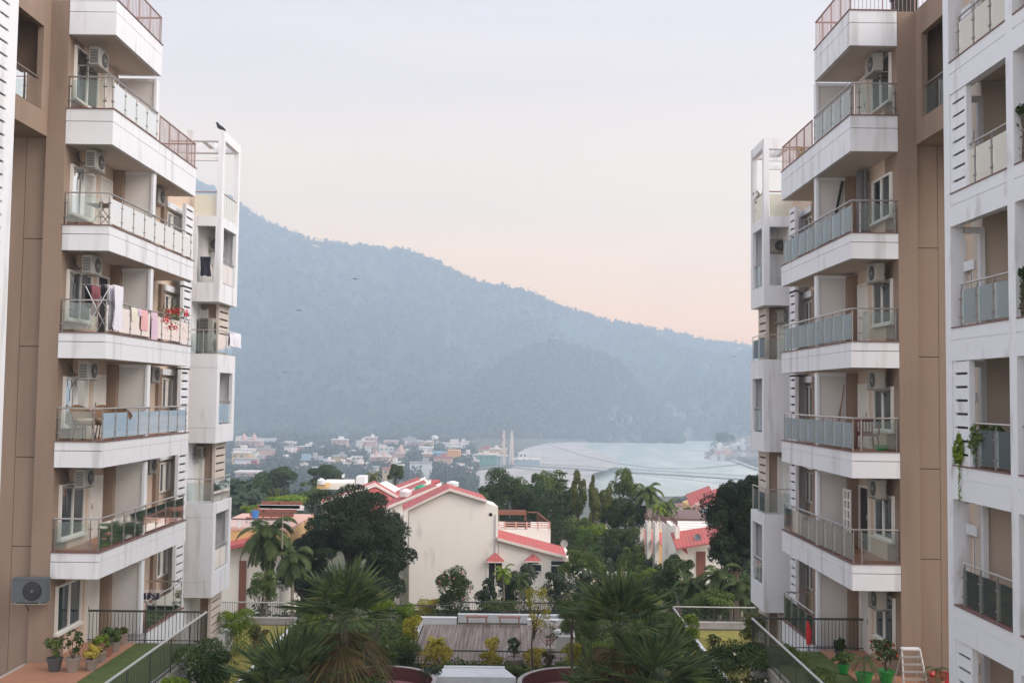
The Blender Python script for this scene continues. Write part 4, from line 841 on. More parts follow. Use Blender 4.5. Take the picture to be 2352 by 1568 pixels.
def conifer(label, px, pytop, Y, rpx, base, tiers=16, lm='conifer', dens=60, seed=1, group='layered conifers'):
    c = P(px, pytop, Y); H = c.z - base; s = Y / F; t = thing('conifer_tree', label, 'tree', (c.x, c.y, base), group); g = np.random.default_rng(seed); Cs = []; Es = []; w = MB(); w.tube([(c.x, c.y, base), tuple(c)], [.16, .03], 7)
    for k in range(tiers):
        f = (k + .35) / tiers; z = c.z - f * H * .86; r = rpx * s * (.22 + .78 * f ** .75) * g.uniform(.85, 1.1); nb = 7
        for b in range(nb):
            a = 2 * PI * b / nb + k * .5 + g.uniform(-.15, .15); e = (c.x + r * math.cos(a), c.y + r * math.sin(a), z + r * .16); w.tube([(c.x, c.y, z), e], [.03, .01], 4)
            m_ = dens; q = g.uniform(.15, 1.05, (m_, 1)) ** .8; base_ = np.array([c.x, c.y, z]) * (1 - q) + np.array(e) * q; wd_ = r * .16; Cs.append(base_ + g.normal(0, 1, (m_, 3)) * np.array([wd_, wd_, r * .035 + .02])); Es.append(np.tile([0, 0, 1.], (m_, 1)))
    npmesh('crown', leafquads(g, np.concatenate(Cs), np.concatenate(Es), 1.9 * s, .4, 0), 4, L[lm], t); w.build('trunk', M['bark'], t); return t
def bush(name, label, px, py, rx, ry, Y, lm, n=2500, leaf=2.4, k=12, sub=.48, cat='bush', group=None, base=None, flower=None, fn=20, stems=True, depth=None):
    t = tree(name, label, cat, px, py, rx, ry, Y, L[lm], int(n * 1.5), leaf * 1.12, base if base is not None else P(px, py + ry, Y).z, k, sub, .035 if stems else 0, group=group, crown='foliage', depth=depth, skirt=stems)
    if flower:
        g = rngn(); c = P(px, py, Y); s = Y / F; E = g.normal(0, 1, (fn, 3)); E /= np.linalg.norm(E, axis=1, keepdims=True); E[:, 1] = -np.abs(E[:, 1]); C = np.array(c) + E * np.array([rx, rx, ry]) * s * .95
        C = np.repeat(C, 6, 0) + g.normal(0, leaf * s * .6, (fn * 6, 3)); npmesh('flower', leafquads(g, C, np.repeat(E, 6, 0), leaf * s * .9), 4, M[flower], t)
    return t
# left patio pots along the lawn edge
for i, (px, py, r, h, pm, lm, fh, fr, kd, lab) in enumerate((
    (125, 1540, .2, .36, 'pot_d', 'mid', .5, .3, 'bush', 'dark grey pot with a sparse shrub, first at the patio corner'), (167, 1541, .2, .38, 'pot_g', 'deep', .7, .32, 'bush', 'grey-brown pot with tall dark shrub, second at the patio'),
    (210, 1538, .17, .3, 'pot_g', 'croton', .4, .27, 'bush', 'ribbed grey pot with yellow leaved croton on the patio'), (232, 1520, .15, .3, 'pot_g', 'bright', .5, .3, 'bush', 'grey pot of bright green leaves behind the croton pot'),
    (248, 1506, .13, .25, 'pot_t', 'deep', .6, .3, 'bush', 'small clay pot with dark green shrub, mid patio row'), (264, 1496, .14, .3, 'pot_g', 'mid', .35, .22, 'bush', 'squat grey pot with low green plant near the patio rail'), (282, 1478, .16, .32, 'pot_g', 'olive', .15, .14, 'bush', 'nearly bare clay-grey pot, last before the patio rail'))):
    q = PZ(px, py, Z2 + .05); potplant('potted_plant', lab, tuple(q), r, h, pm, lm, fh, fr, 200, .06, kd, group='pots along the patio')
# right patio
for px, py, r, h, pm, lm, fh, fr, kd, lab in ((2035, 1566, .22, .32, 'plastic_lg', 'deep', .9, .45, 'bush', 'bright green round pot with leafy dark shrub at the patio window'), (1985, 1572, .22, .32, 'plastic_lg', 'palm', 1.5, .75, 'palm', 'bright green round pot with tall dark palm in the right patio'),
                                              (1938, 1545, .16, .26, 'plastic_lg', 'mid', .35, .28, 'bush', 'small bright green pot half hidden by shrubs in the right patio'), (1928, 1508, .14, .2, 'pot_d', 'deep', .3, .2, 'bush', 'small black pot on the terracotta patio by the lawn')):
    q = PZ(px, py, Z2 + .05); potplant('potted_plant', lab, tuple(q), r, h, pm, lm, fh, fr, 260, .075, kd, group='pots in the right patio', flower='petal_r' if px == 2035 else None)
q = P(2150, 1555, 27.6); potplant('potted_plant', 'clay pot with spiky palm against the brown wall beside the step ladder', (q.x, q.y, Z2 + .05), .2, .3, 'pot_t', 'palm', 1.0, .5, kind='palm')
def ladder():
    q = P(2092, 1490, 27.9); x, y, z = q.x, 27.9, Z2 + .05; H = 1.25 + 0 * q.z; H = q.z - z; t = thing('step_ladder', 'grey aluminium step ladder folded out by the brown wall', 'ladder', (x, y, z)); w = MB()
    for s_ in (-1, 1): w.tube([(x + s_ * .32, y - .35, z), (x + s_ * .24, y, z + H)], .022, 5); w.tube([(x + s_ * .30, y + .45, z), (x + s_ * .22, y + .02, z + H)], .018, 5)
    w.build('frame', M['railtop'], t)
    for i in range(5): f = (i + .6) / 5.6; w = MB(); a = .32 - .08 * f; w.box(x - a, x + a, y - .35 + .35 * f - .05, y - .35 + .35 * f + .07, z + H * f - .02, z + H * f + .01); w.build('step', M['railtop'], t)
    w = MB(); w.box(x - .24, x + .24, y - .08, y + .12, z + H - .01, z + H + .03); w.build('top_platform', M['plastic_w'], t)
ladder()
q = PZ(2160, 1567, Z2 + .05); tub(tuple(q), .3, .25, 'plastic_r', 'wash_tub', 'red plastic tub beside the clay pot near the ladder')
x, y, z = TR(1.75, .5, 11.15); w = MB(); w.box(x - .28, x + .3, y - .25, y + .25, z, z + .55); w.box(x - .32, x + .34, y - .29, y + .29, z + .55, z + .62); tag(w.build('roof_planter', M['black']), 'black planter box behind the rail on top of the right roof', 'planter')
# roof terrace plants of the right block
q = P(1822, 355, 35.6); t = bush('bush', 'yellow flowering creeper on the roof terrace rail of the right block', 1835, 350, 16, 14, 35.4, 'croton', 120, 3, 6, .5, 'plant', base=8.1)
bush('bush', 'orange tinged creeper climbing inside the right pergola frame', 1750, 455, 22, 34, 40.6, 'dry', 110, 3, 7, .4, 'plant', base=6.98)
bush('bush', 'large leafy plant filling the planted balcony of the nearest white block', 2270, 1012, 46, 40, 22.4, 'mid', 500, 6, 9, .5, 'plant', base=-1.4); bush('bush', 'bright green shrub behind glass at the planted balcony corner', 2206, 1028, 22, 42, 23.1, 'bright', 320, 6, 7, .5, 'plant', base=-1.4)
def trailing():
    g = rngn(); C = []
    for j in range(70): f = j / 70; q = P(2206 + 6 * math.sin(j * .5) + f * 4, 1066 + f * 85, 23.0); C.append((9.955 + g.uniform(-.02, .02), q.y, q.z))
    tag(npmesh('trailing_vine', leafquads(g, np.array(C), np.tile([-1., 0, 0], (70, 1)), .035), 4, L['bright']), 'thin green vine trailing down the white fascia of the nearest block', 'plant')
trailing()
bush('bush', 'dark spiky plant at the right edge opening of the nearest white block', 2350, 262, 16, 28, 20.2, 'deep', 90, 5, 5, .5, 'plant', base=4.75); bush('bush', 'dark green hanging plant in the second opening of the nearest white block', 2348, 640, 12, 55, 20.15, 'deep', 160, 5, 6, .5, 'plant', base=1.68)
w = MB(); q = P(1858, 1455, 31.7); w.tube([(q.x, 31.75, -7.4), (q.x + .03, 31.8, -7.0), (q.x, 31.85, -6.72)], [.07, .09, .03], 7); tag(w.build('hanging_cloth', M['cloth_r']), 'red cloth hanging on the fence of the right patio', 'cloth')
# ================================================================ FENCES, KERBS, PLANTERS
def fence(label, p0, p1, z0, h, gap=.11, top='railtop', bars='rail', name='fence', rt=.035, group='metal garden fences'):
    a, b = Vector((*p0, z0)), Vector((*p1, z0)); d = b - a; n_ = max(2, int(d.length / gap)); t = thing(name, label, 'fence', tuple(a), group)
    w = MB(); w.tube([a + Vector((0, 0, h)), b + Vector((0, 0, h))], rt, 6); w.build('handrail', M[top], t); w = MB()
    for i in range(n_ + 1): q = a + d * i / n_; w.tube([q, q + Vector((0, 0, h))], .010, 4)
    w.tube([a + Vector((0, 0, .1)), b + Vector((0, 0, .1))], .018, 4); w.build('bars', M[bars], t)
    m_ = max(1, int(d.length / 1.6))
    for i in range(m_ + 1): q = a + d * i / m_; w = MB(); w.tube([q, q + Vector((0, 0, h - .02))], .025, 4); w.build('post', M[bars], t)
    return t
fence('dark barred fence crossing the left patio end with pots', (-12.9, 31.9), (-9.25, 31.9), Z2, .97, top='rail'); fence('fence with pale handrail along the left patio lawn', (-9.22, 14), (-9.22, 31.88), Z2, .97)
fence('dark barred fence crossing the right patio end with red cloth', (7.48, 32.0), (10.9, 32.0), Z2, .97, top='rail'); fence('fence with pale handrail along the right patio lawn', (7.45, 14), (7.45, 31.95), Z2, .97)
fence('grey fence behind the left yellow lawn', (-13.6, 48.9), (-9.6, 48.9), Z1 + .3, .68); fence('grey fence behind the right yellow lawn', (7.7, 49.1), (11.6, 49.1), Z1 + .3, .68)
fence('green-grey fence left of centre behind the deck', (-5.7, 49.4), (-2.55, 49.4), Z1 + .32, .52, top='rail'); fence('green-grey fence behind the deck benches', (-2.3, 49.9), (2.4, 49.9), Z1 + .42, .5, top='rail'); fence('short green-grey fence right of the deck benches', (2.5, 49.5), (4.6, 49.5), Z1 + .2, .52, top='rail')
fence('low dark fence on the near edge of the deck', (-4.1, 41.7), (2.4, 41.7), Z1 + .12, .5, gap=.16, top='rail')
fence('short fence beside the right yellow lawn corner', (7.72, 46.0), (7.72, 49.0), Z1 + .1, .85)
def kerb(label, x0, x1, y0, y1, z0, z1, m='kerb', name='kerb_wall'):
    w = MB(); w.box(x0, x1, y0, y1, z0, z1 - .04); w.box(x0 - .015, x1 + .015, y0 - .015, y1 + .015, z1 - .04, z1); return tag(w.build(name, M[m]), label, 'low wall')
kerb('grey kerb wall under the fence behind the left lawn', -13.4, -9.9, 48.75, 49.05, Z1, Z1 + .3, 'concrete'); kerb('grey kerb wall under the fence behind the right lawn', 8.0, 11.4, 48.95, 49.25, Z1, Z1 + .3, 'concrete')
kerb('thin white kerb along the left yellow lawn', -9.95, -9.8, 33.5, 48.7, Z1, Z1 + .16); kerb('thin white kerb along the right yellow lawn', 8.2, 8.35, 33.5, 48.9, Z1, Z1 + .16)
kerb('white planter wall at the back left corner of the deck', -4.3, -2.45, 49.0, 49.3, Z1, Z1 + .36); kerb('pale blue white wall behind the deck benches', -2.4, 2.4, 49.7, 50.0, Z1, Z1 + .38); kerb('white planter wall at the back right corner of the deck', .9, 3.3, 49.05, 49.35, Z1, Z1 + .3)
kerb('white side wall along the deck', -4.2, -4.02, 42.0, 48.9, Z1, Z1 + .25); kerb('beige planter block with topiary right of the deck', 1.95, 2.75, 43.2, 44.6, Z1, Z1 + .88, 'panel')
kerb('small pale box wall at the right front of the deck', 1.6, 2.45, 43.6, 44.0, Z1, Z1 + .3, 'concrete'); kerb('white stair head below the left fin tower', -12.4, -11.55, 42.6, 43.9, Z1, -9.85, 'kerb')
def bench(label, px, py, w_=1.05):
    q = PZ(px, py, Z1 + .05); x, y = q.x, q.y; z = Z1 + .05; t = thing('bench', label, 'bench', (x, y, z), 'benches on the deck')
    w = MB()
    for i in range(3): w.box(x - w_ / 2, x + w_ / 2, y - .18 + .13 * i, y - .07 + .13 * i, z + .42, z + .46)
    w.build('seat', M['wood'], t)
    for s_ in (-1, 1): w = MB(); w.box(x + s_ * w_ * .42 - .03, x + s_ * w_ * .42 + .03, y - .15, y - .08, z, z + .42); w.box(x + s_ * w_ * .42 - .03, x + s_ * w_ * .42 + .03, y + .1, y + .17, z, z + .42); w.box(x + s_ * w_ * .42 - .025, x + s_ * w_ * .42 + .025, y - .08, y + .1, z + .34, z + .40); w.build('leg', M['wood'], t)
bench('slatted maroon-brown bench on the deck, nearer the hibiscus bush', 1095, 1437); bench('slatted maroon-brown bench on the deck beside the yellow-green tree', 1170, 1438); bench('bench end showing at the right side of the deck', 1277, 1492, .9)
def lamp():
    q = PZ(885, 1530, Z1); t = thing('garden_lamp', 'dark garden bollard lamp with cream light box', 'lamp', tuple(q)); w = MB(); w.box(q.x - .13, q.x + .13, q.y - .13, q.y + .13, Z1, Z1 + .5); w.box(q.x - .17, q.x + .17, q.y - .17, q.y + .17, Z1 + .3, Z1 + .34); w.build('post', M['acgrey'], t)
    w = MB(); w.box(q.x - .09, q.x + .09, q.y - .09, q.y + .09, Z1 + .5, Z1 + .78); w.box(q.x - .12, q.x + .12, q.y - .12, q.y + .12, Z1 + .78, Z1 + .82, 1); w.build('light_box', [M['lamp'], M['kerb']], t)
lamp()
# round sunken wells and the wall between them
def well(label, cx, cy, r):
    t = thing('sunken_well', label, 'garden well', (cx, cy, Z1)); n_ = 48; zt = -10.18; w = MB(); vs = []
    for rr, z in ((r + .16, zt - .3), (r + .16, zt), (r, zt), (r, zt - .02)): vs += [(cx + rr * math.cos(2 * PI * i / n_), cy + rr * math.sin(2 * PI * i / n_), z) for i in range(n_)]
    w.add(vs, [(j * n_ + i, j * n_ + (i + 1) % n_, (j + 1) * n_ + (i + 1) % n_, (j + 1) * n_ + i) for j in range(3) for i in range(n_)]); w.build('coping', M['concrete'], t)
    w = MB(); vs = []
    for z in (zt - .02, zt - .62): vs += [(cx + (r - .005) * math.cos(2 * PI * i / n_), cy + (r - .005) * math.sin(2 * PI * i / n_), z) for i in range(n_)]
    w.add(vs, [(i, i + n_, (i + 1) % n_ + n_, (i + 1) % n_) for i in range(n_)]); w.build('inner_wall', M['maroon'], t)
    w = MB(); w.poly([(cx + (r - .004) * math.cos(2 * PI * i / n_), cy + (r - .004) * math.sin(2 * PI * i / n_), zt - .5) for i in range(n_)]); w.build('floor', M['pinkfloor'], t)
well('round sunken well with maroon lining beside the lamp', -4.55, 37.55, 1.85); well('round sunken well with maroon lining under the right palm', 2.45, 37.6, 1.95)
w = MB(); zt = -10.24; w.prism([(-2.75, 38.3, zt), (-2.4, 39.6, zt), (-.15, 39.6, zt), (.3, 38.3, zt)], (0, 0, -.5)); w.box(-2.42, -.12, 39.5, 39.68, zt, zt + .05); tag(w.build('planter_wall', M['kerb']), 'bluish white wall between the two maroon wells', 'low wall')
w = MB(); w.box(-9.0, -6.5, 36, 40, Z1, -10.5); w.box(4.6, 7.4, 36, 39.5, Z1, -10.5)
# ================================================================ GARDEN PLANTS
B1 = Z1
fan_palm('fan_palm', 'tall fan palm left of the deck', 790, 1425, 27.5, 150, 12, B1, 3, .12); fan_palm('fan_palm', 'tall fan palm right of the deck', 1422, 1440, 27.5, 148, 12, B1, 8, .12)
fan_palm('fan_palm', 'fan palm at the bottom edge left of the maroon well', 655, 1600, 26.5, 175, 12, B1, 5, .13); fan_palm('fan_palm', 'fan palm at the bottom edge near the right yellow lawn', 1500, 1590, 26.5, 170, 12, B1, 12, .13)
fan_palm('fan_palm', 'low fan palm leaves in front of the right maroon well', 1375, 1612, 27.2, 125, 9, B1, 14, .1)
bush('bush', 'big dark green bush in front of the left patio fence', 478, 1540, 92, 72, 29.2, 'deep', 9000, 2.9, 22, .4, base=B1); bush('bush', 'yellow-green low bush at the bottom left beside the fan palm', 400, 1585, 60, 36, 27.0, 'bright', 2200, 3, 12, .45, base=B1)
bush('bush', 'big dark green bush at the bottom right with cream flowers', 1705, 1545, 122, 80, 30.5, 'deep', 9500, 2.9, 26, .38, base=B1, flower='petal_w', fn=6); bush('bush', 'leafy shrub against the right patio fence', 1800, 1520, 62, 52, 30.5, 'mid', 3200, 2.8, 14, .42, base=B1)
bush('bush', 'bright green shrub at the bottom edge right of the fan palm', 1590, 1590, 62, 42, 29.5, 'bright', 2200, 3, 12, .45, base=B1); bush('bush', 'shrub at the bottom right corner of the patio lawn', 1895, 1570, 50, 36, 28.5, 'mid', 1600, 3, 10, .5, base=B1)
bush('bush', 'red flowering shrub by the white stair head', 468, 1478, 26, 16, 33, 'mid', 500, 2.6, 8, .5, base=B1, flower='petal_r', fn=5); bush('bush', 'yellow-green bush below the left fin tower slots', 540, 1432, 50, 38, 43, 'bright', 3000, 2.2, 12, .45, base=B1); bush('bush', 'brownish shrub at the left lawn edge', 590, 1452, 30, 24, 44, 'dry', 1200, 2.2, 8, .5, base=B1)
tree('small_tree', 'round topped garden tree behind the left fan palm', 'tree', 868, 1398, 38, 34, 44, L['bright'], 3200, 2.2, B1, 14, .42, .05); bush('bush', 'dense bush between lamp and left fan palm', 870, 1485, 50, 34, 39.5, 'mid', 3200, 2.4, 12, .45, base=B1, depth=20)
bush('bush', 'bright bush left of the deck fence', 935, 1408, 36, 32, 45, 'bright', 2600, 2.3, 12, .45, base=B1); bush('bush', 'yellow-green bush on the left corner of the deck', 950, 1445, 26, 30, 43.5, 'yellow', 1400, 2.3, 9, .48, base=B1); bush('bush', 'trimmed pale bush behind the back left fence', 978, 1388, 36, 16, 52, 'yellow', 1500, 2.0, 9, .5, base=-11.2)
feather_palm('young yellow-green cycad like palm on the deck', 1000, 1478, 41.2, 32, Z1 + .1, 22, 'yellow', .06, 3, 'small garden palms', up=1.3, lo=.1); bush('bush', 'yellow croton row at the left front of the deck', 1005, 1505, 42, 24, 40.9, 'croton', 1500, 2.6, 12, .45, base=B1, depth=14); bush('bush', 'tall yellow croton at the middle of the deck', 1133, 1478, 20, 24, 40.9, 'croton', 800, 2.6, 9, .48, base=B1); bush('bush', 'low croton hedge behind the dark deck fence', 1130, 1508, 34, 18, 41.0, 'yellow', 900, 2.5, 9, .48, base=B1, depth=12)
bush('bush', 'low croton under the yellow-green tree', 1230, 1508, 40, 22, 41.2, 'croton', 900, 2.5, 9, .48, base=B1, depth=14); bush('bush', 'croton bush below the topiary block', 1315, 1500, 34, 28, 40.8, 'yellow', 1200, 2.5, 9, .48, base=B1)
bush('bush', 'dark bronze grass tuft at the right end of the deck fence', 1262, 1512, 22, 18, 40.5, 'dry', 700, 2.2, 7, .5, base=B1); bush('bush', 'dark bronze grass tuft at the left end of the deck fence', 925, 1512, 34, 24, 40.2, 'mango', 1500, 2.4, 9, .5, base=B1)
tree('small_tree', 'airy yellow-green tree growing in front of the deck', 'tree', 1228, 1400, 50, 58, 40.5, L['yellow'], 1500, 2.4, B1, 18, .26, .045, limbs=12); tree('small_tree', 'light green branches low on the airy tree', 'tree', 1262, 1452, 42, 24, 41.0, L['olive'], 420, 2.4, B1, 9, .3, .03)
tree('small_tree', 'green standard tree with bare stem beside the topiary', 'tree', 1316, 1388, 42, 42, 39.5, L['mid'], 3400, 2.3, B1, 14, .42, .07)
t = bush('topiary_ball', 'clipped green ball on the beige planter block', 1302, 1436, 21, 19, 43.8, 'mid', 3200, 1.3, 40, .3, 'topiary', base=Z1 + .88)
bush('bush', 'hibiscus bush with pink flowers in front of the cream villa', 1037, 1350, 50, 50, 51.5, 'deep', 6500, 2.0, 20, .4, base=-11.2, flower='petal_p', fn=16)
bush('bush', 'dark big leaved shrub beside the hibiscus', 1118, 1362, 30, 36, 52, 'plum', 1900, 2.8, 12, .42, base=-11.5, flower='petal_w', fn=4); bush('bush', 'grey-green big leaved shrub under the awning window', 1180, 1352, 44, 40, 54, 'plum', 3000, 2.8, 14, .4, base=-12); bush('bush', 'tall grey-green shrub before the window AC', 1215, 1322, 26, 34, 55.5, 'plum', 1800, 2.6, 12, .42, base=-12)
bush('bush', 'pale variegated shrub under the villa window', 1275, 1345, 46, 34, 54, 'plum', 3000, 2.6, 14, .42, base=-12, flower='petal_w', fn=14); bush('bush', 'cream tipped shrub at the villa corner', 1335, 1330, 32, 26, 54.5, 'plum', 1700, 2.6, 11, .45, base=-12, flower='petal_w', fn=12)
feather_palm('small palm with yellow crown before the villa awning', 1156, 1312, 52.5, 34, -11.2, 14, 'bright', .05, 7, 'small garden palms', up=1.3, lo=-.6); feather_palm('dark drooping young palm beside the yellow crowned palm', 1192, 1330, 53, 42, -11.2, 14, 'feather', .05, 9, 'small garden palms', up=1.2, lo=-.6)
bush('bush', 'bright hedge behind the bench fence', 1140, 1395, 60, 16, 50.8, 'mid', 2400, 2.0, 14, .4, base=-11.2); bush('bush', 'green bush at the back right of the deck', 1350, 1420, 44, 36, 47, 'mid', 3000, 2.2, 12, .45, base=B1)
for i, (px, py, rx, ry, Y, lm, lab) in enumerate(((1480, 1395, 52, 34, 50, 'bright', 'bright green bush behind the right fan palm'), (1530, 1425, 44, 36, 46, 'mid', 'bush left of the right yellow lawn fence'), (1490, 1470, 62, 44, 41, 'deep', 'dark bush mass behind the right fan palm'), (1585, 1440, 34, 30, 46.5, 'bright', 'bright shrub at the corner of the right yellow lawn'), (1570, 1492, 44, 34, 41, 'mid', 'shrub on the kerb of the right yellow lawn'),
                                                    (1640, 1470, 20, 12, 43, 'olive', 'small weedy plant on the right yellow lawn'), (1735, 1450, 40, 40, 40, 'olive', 'straggly creeper on the right patio fence corner'), (1560, 1530, 50, 40, 37, 'deep', 'dark shrub between the right fan palms'), (1400, 1505, 50, 34, 39, 'bright', 'yellow-green shrub under the right fan palm crown'), (720, 1480, 46, 34, 40, 'mid', 'green shrub behind the lower left fan palm'),
                                                    (730, 1418, 34, 26, 47, 'bright', 'yellow-green bush at the end of the left grey fence'), (820, 1500, 44, 30, 38.5, 'deep', 'dark shrub at the foot of the left fan palm'), (930, 1478, 40, 26, 41, 'mid', 'green shrub left of the young cycad palm'), (600, 1500, 26, 12, 40, 'bright', 'small bright plant on the left yellow lawn kerb'), (700, 1548, 50, 30, 35, 'mid', 'dull green shrub between the two left fan palms'), (990, 1540, 28, 12, 38.6, 'plum', 'pale stony plant patch beside the left well'), (1435, 1395, 40, 30, 50.5, 'mid', 'dull green shrub behind the right fan palm crown'))):
    bush('bush', lab, px, py, rx, ry, Y, lm, int(rx * ry * 1.5), 2.4, 12, .45, base=min(B1, P(px, py + ry, Y).z))
q = PZ(1180, 1545, Z1); t = potplant('potted_plant', 'grey clay urn with sparse cream croton before the deck fence', (q.x, q.y, Z1 + .1), .34, .5, 'pot_g', 'plum', .75, .42, 160, .09)

def cover(name, areas, n, h, leaf, lm, seed):
    g = np.random.default_rng(seed); C = []
    A = np.array([(b - a) * (d - c) for a, b, c, d, z in areas]); k = g.choice(len(areas), n, p=A / A.sum())
    ar = np.array(areas)[k]; x = ar[:, 0] + (ar[:, 1] - ar[:, 0]) * g.random(n); y = ar[:, 2] + (ar[:, 3] - ar[:, 2]) * g.random(n)
    hh = h * np.clip((noise2(x * .9, y * .9, seed) * .7 + noise2(x * 2.5, y * 2.5, seed + 1) * .5) - .15, .08, 1.0)
    z = ar[:, 4] + hh * g.random(n) ** .5; C = np.stack([x, y, z], 1); E = g.normal(0, .5, (n, 3)); E[:, 2] = 1
    return tag(npmesh(name, leafquads(g, C, E, leaf), 4, lm), kind='stuff')
cover('ground_cover', [(-9.7, -4.4, 33, 48.5, Z1), (2.7, 8.1, 33, 48.8, Z1), (-9.0, 7.4, 28, 34, Z1), (-4.2, 2.6, 39.8, 41.6, Z1), (-9, -6.6, 35, 41, Z1), (4.7, 8, 35, 41, Z1)], 60000, .75, .085, L['mid'], 41)
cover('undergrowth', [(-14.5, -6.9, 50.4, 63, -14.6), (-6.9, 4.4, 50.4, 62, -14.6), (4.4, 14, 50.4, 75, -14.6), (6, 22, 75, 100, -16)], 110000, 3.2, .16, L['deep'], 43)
# ================================================================ TREES BEYOND THE FENCES
def T3(name, lab, px, py, rx, ry, Y, lm, dens=1.0, leaf=2.1, k=18, sub=.4, trunk=.18, base=None, low=-1.0, limbs=6, grp=None, depth=None):
    return tree(name, lab, 'tree', px, py, rx, ry, Y, L[lm], int(rx * ry * dens * 2.0) + 500, leaf * 1.22, base if base is not None else min(-14.5, float(gz(0, Y))), k, sub, trunk, low=low, limbs=limbs, group=grp, depth=depth)
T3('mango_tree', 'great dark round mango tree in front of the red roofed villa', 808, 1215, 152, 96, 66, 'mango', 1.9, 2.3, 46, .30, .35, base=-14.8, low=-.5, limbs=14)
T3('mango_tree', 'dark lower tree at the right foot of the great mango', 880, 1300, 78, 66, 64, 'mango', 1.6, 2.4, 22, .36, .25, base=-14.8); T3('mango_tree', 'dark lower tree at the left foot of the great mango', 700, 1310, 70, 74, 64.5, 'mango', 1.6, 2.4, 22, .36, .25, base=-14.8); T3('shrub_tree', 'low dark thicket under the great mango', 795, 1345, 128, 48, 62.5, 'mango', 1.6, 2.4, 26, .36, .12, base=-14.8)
feather_palm('dark feathery palm by the left ochre house', 612, 1225, 60, 92, -14.6, 20, 'feather', .16, 21, up=1.2, lo=-.8, w_=.07); feather_palm('smaller shaggy palm beside the left garden fence', 672, 1275, 59, 70, -14.6, 18, 'feather', .13, 22, up=1.1, lo=-.9, w_=.07)
T3('tree', 'slim leafy tree behind the left garden fence', 605, 1345, 40, 40, 55, 'mid', 1.3, 2.2, 14, .4, .1)
for a in (('medium dark tree left of the villas', 640, 1108, 56, 44, 175, 'deep'), ('medium dark tree behind the white dish roof', 742, 1100, 50, 36, 185, 'deep'), ('dark tree mass beside the left fin tower', 560, 1135, 50, 40, 160, 'deep'), ('small dark tree beside the shaggy palm', 908, 1088, 24, 20, 150, 'deep'),
          ('bright round bush tree left of the terrace roof', 578, 1172, 36, 16, 115, 'bright'), ('orange-green small tree above the hedge', 630, 1135, 20, 18, 140, 'olive'), ('dark tree low by the left fin tower', 556, 1165, 30, 24, 140, 'deep')): T3('tree', a[0], *a[1:6], a[6], 1.5, 2.3, 16, .4, .2, grp=None)
w = None; T3('hedge', 'flat topped light hedge behind the terrace roof', 655, 1146, 52, 9, 120, 'bright', 3.2, 2.2, 16, .5, 0)
feather_palm('ragged palm behind the cream roof room', 858, 1092, 150, 30, -24, 15, 'olive', .25, 31, up=1.2, lo=-.9)
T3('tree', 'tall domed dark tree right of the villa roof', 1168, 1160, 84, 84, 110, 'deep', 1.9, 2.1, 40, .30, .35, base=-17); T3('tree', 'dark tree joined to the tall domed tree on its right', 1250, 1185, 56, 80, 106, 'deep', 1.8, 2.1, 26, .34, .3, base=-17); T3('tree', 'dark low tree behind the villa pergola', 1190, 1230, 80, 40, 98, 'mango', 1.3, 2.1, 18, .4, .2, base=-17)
conifer('tall thin layered conifer with bare upper trunk', 1292, 1082, 90, 34, -16, 13, 'conifer', 60, 41); conifer('broad dark layered conifer behind the villa terrace', 1270, 1150, 84, 74, -16, 15, 'conifer', 130, 42); conifer('bright layered conifer beside the satellite dish', 1345, 1215, 74, 66, -15.5, 13, 'lime', 130, 43); conifer('small layered conifer between the round tree and the palm', 1574 - 0, 1180, 100, 26, -17, 12, 'conifer', 60, 44) if False else conifer('small layered conifer left of the tall palm', 1434, 1205, 96, 34, -17, 12, 'conifer', 70, 44)
T3('poplar_tree', 'tall yellow-green tree right of the thin conifer', 1328, 1140, 20, 62, 100, 'olive', 2.2, 2.1, 20, .34, .18, base=-17); T3('poplar_tree', 'second tall yellow-green tree with pointed top', 1362, 1150, 19, 64, 98, 'olive', 2.2, 2.1, 20, .34, .18, base=-17); T3('tree', 'pale speckled tree under the tall yellow-green pair', 1350, 1225, 34, 36, 93, 'mid', 1.5, 2.1, 16, .4, .15, base=-17)
T3('tree', 'tree with raised pointed crown in front of the river', 1436, 1135, 38, 58, 104, 'mid', 1.7, 2.1, 22, .36, .2, base=-17); T3('tree', 'dark bushy tree below the pointed crown', 1408, 1185, 46, 40, 100, 'deep', 1.6, 2.1, 20, .38, .2, base=-17)
feather_palm('tall coconut palm before the river', 1487, 1128, 98, 48, -17, 18, 'mid', .2, 51, up=1.25, lo=-.7, w_=.07); feather_palm('second coconut palm right of the tall one', 1530, 1160, 104, 40, -17, 16, 'mid', .18, 52, up=1.2, lo=-.7, w_=.07); feather_palm('bright small palm under the coconut palms', 1512, 1165, 92, 26, -17, 12, 'bright', .14, 53, up=1.1, lo=-.4, w_=.06)
for a in (('dark green mass left of the row houses', 1420, 1245, 60, 46, 88, 'deep'), ('dark rounded tree above the row house roofs', 1520, 1185, 38, 26, 112, 'deep'), ('broad dark tree right of the bright conifer', 1395, 1290, 50, 44, 80, 'mango'), ('leafy tree before the row houses', 1455, 1290, 40, 44, 78, 'mid'), ('dark trees behind the villa terrace end', 1310, 1225, 40, 40, 96, 'deep'), ('green tree right of the pale canopy', 1560, 1175, 26, 16, 118, 'mid')): T3('tree', a[0], *a[1:6], a[6], 1.5, 2.1, 20, .38, .18)
T3('mango_tree', 'great dark leafy tree against the right fin tower', 1690, 1180, 78, 112, 62, 'mango', 1.9, 2.4, 44, .30, .35, base=-14.8, limbs=12); T3('mango_tree', 'lower dark part tree under the great tree at the right fin tower', 1678, 1275, 58, 50, 61, 'mango', 1.6, 2.4, 20, .38, .2, base=-14.8)
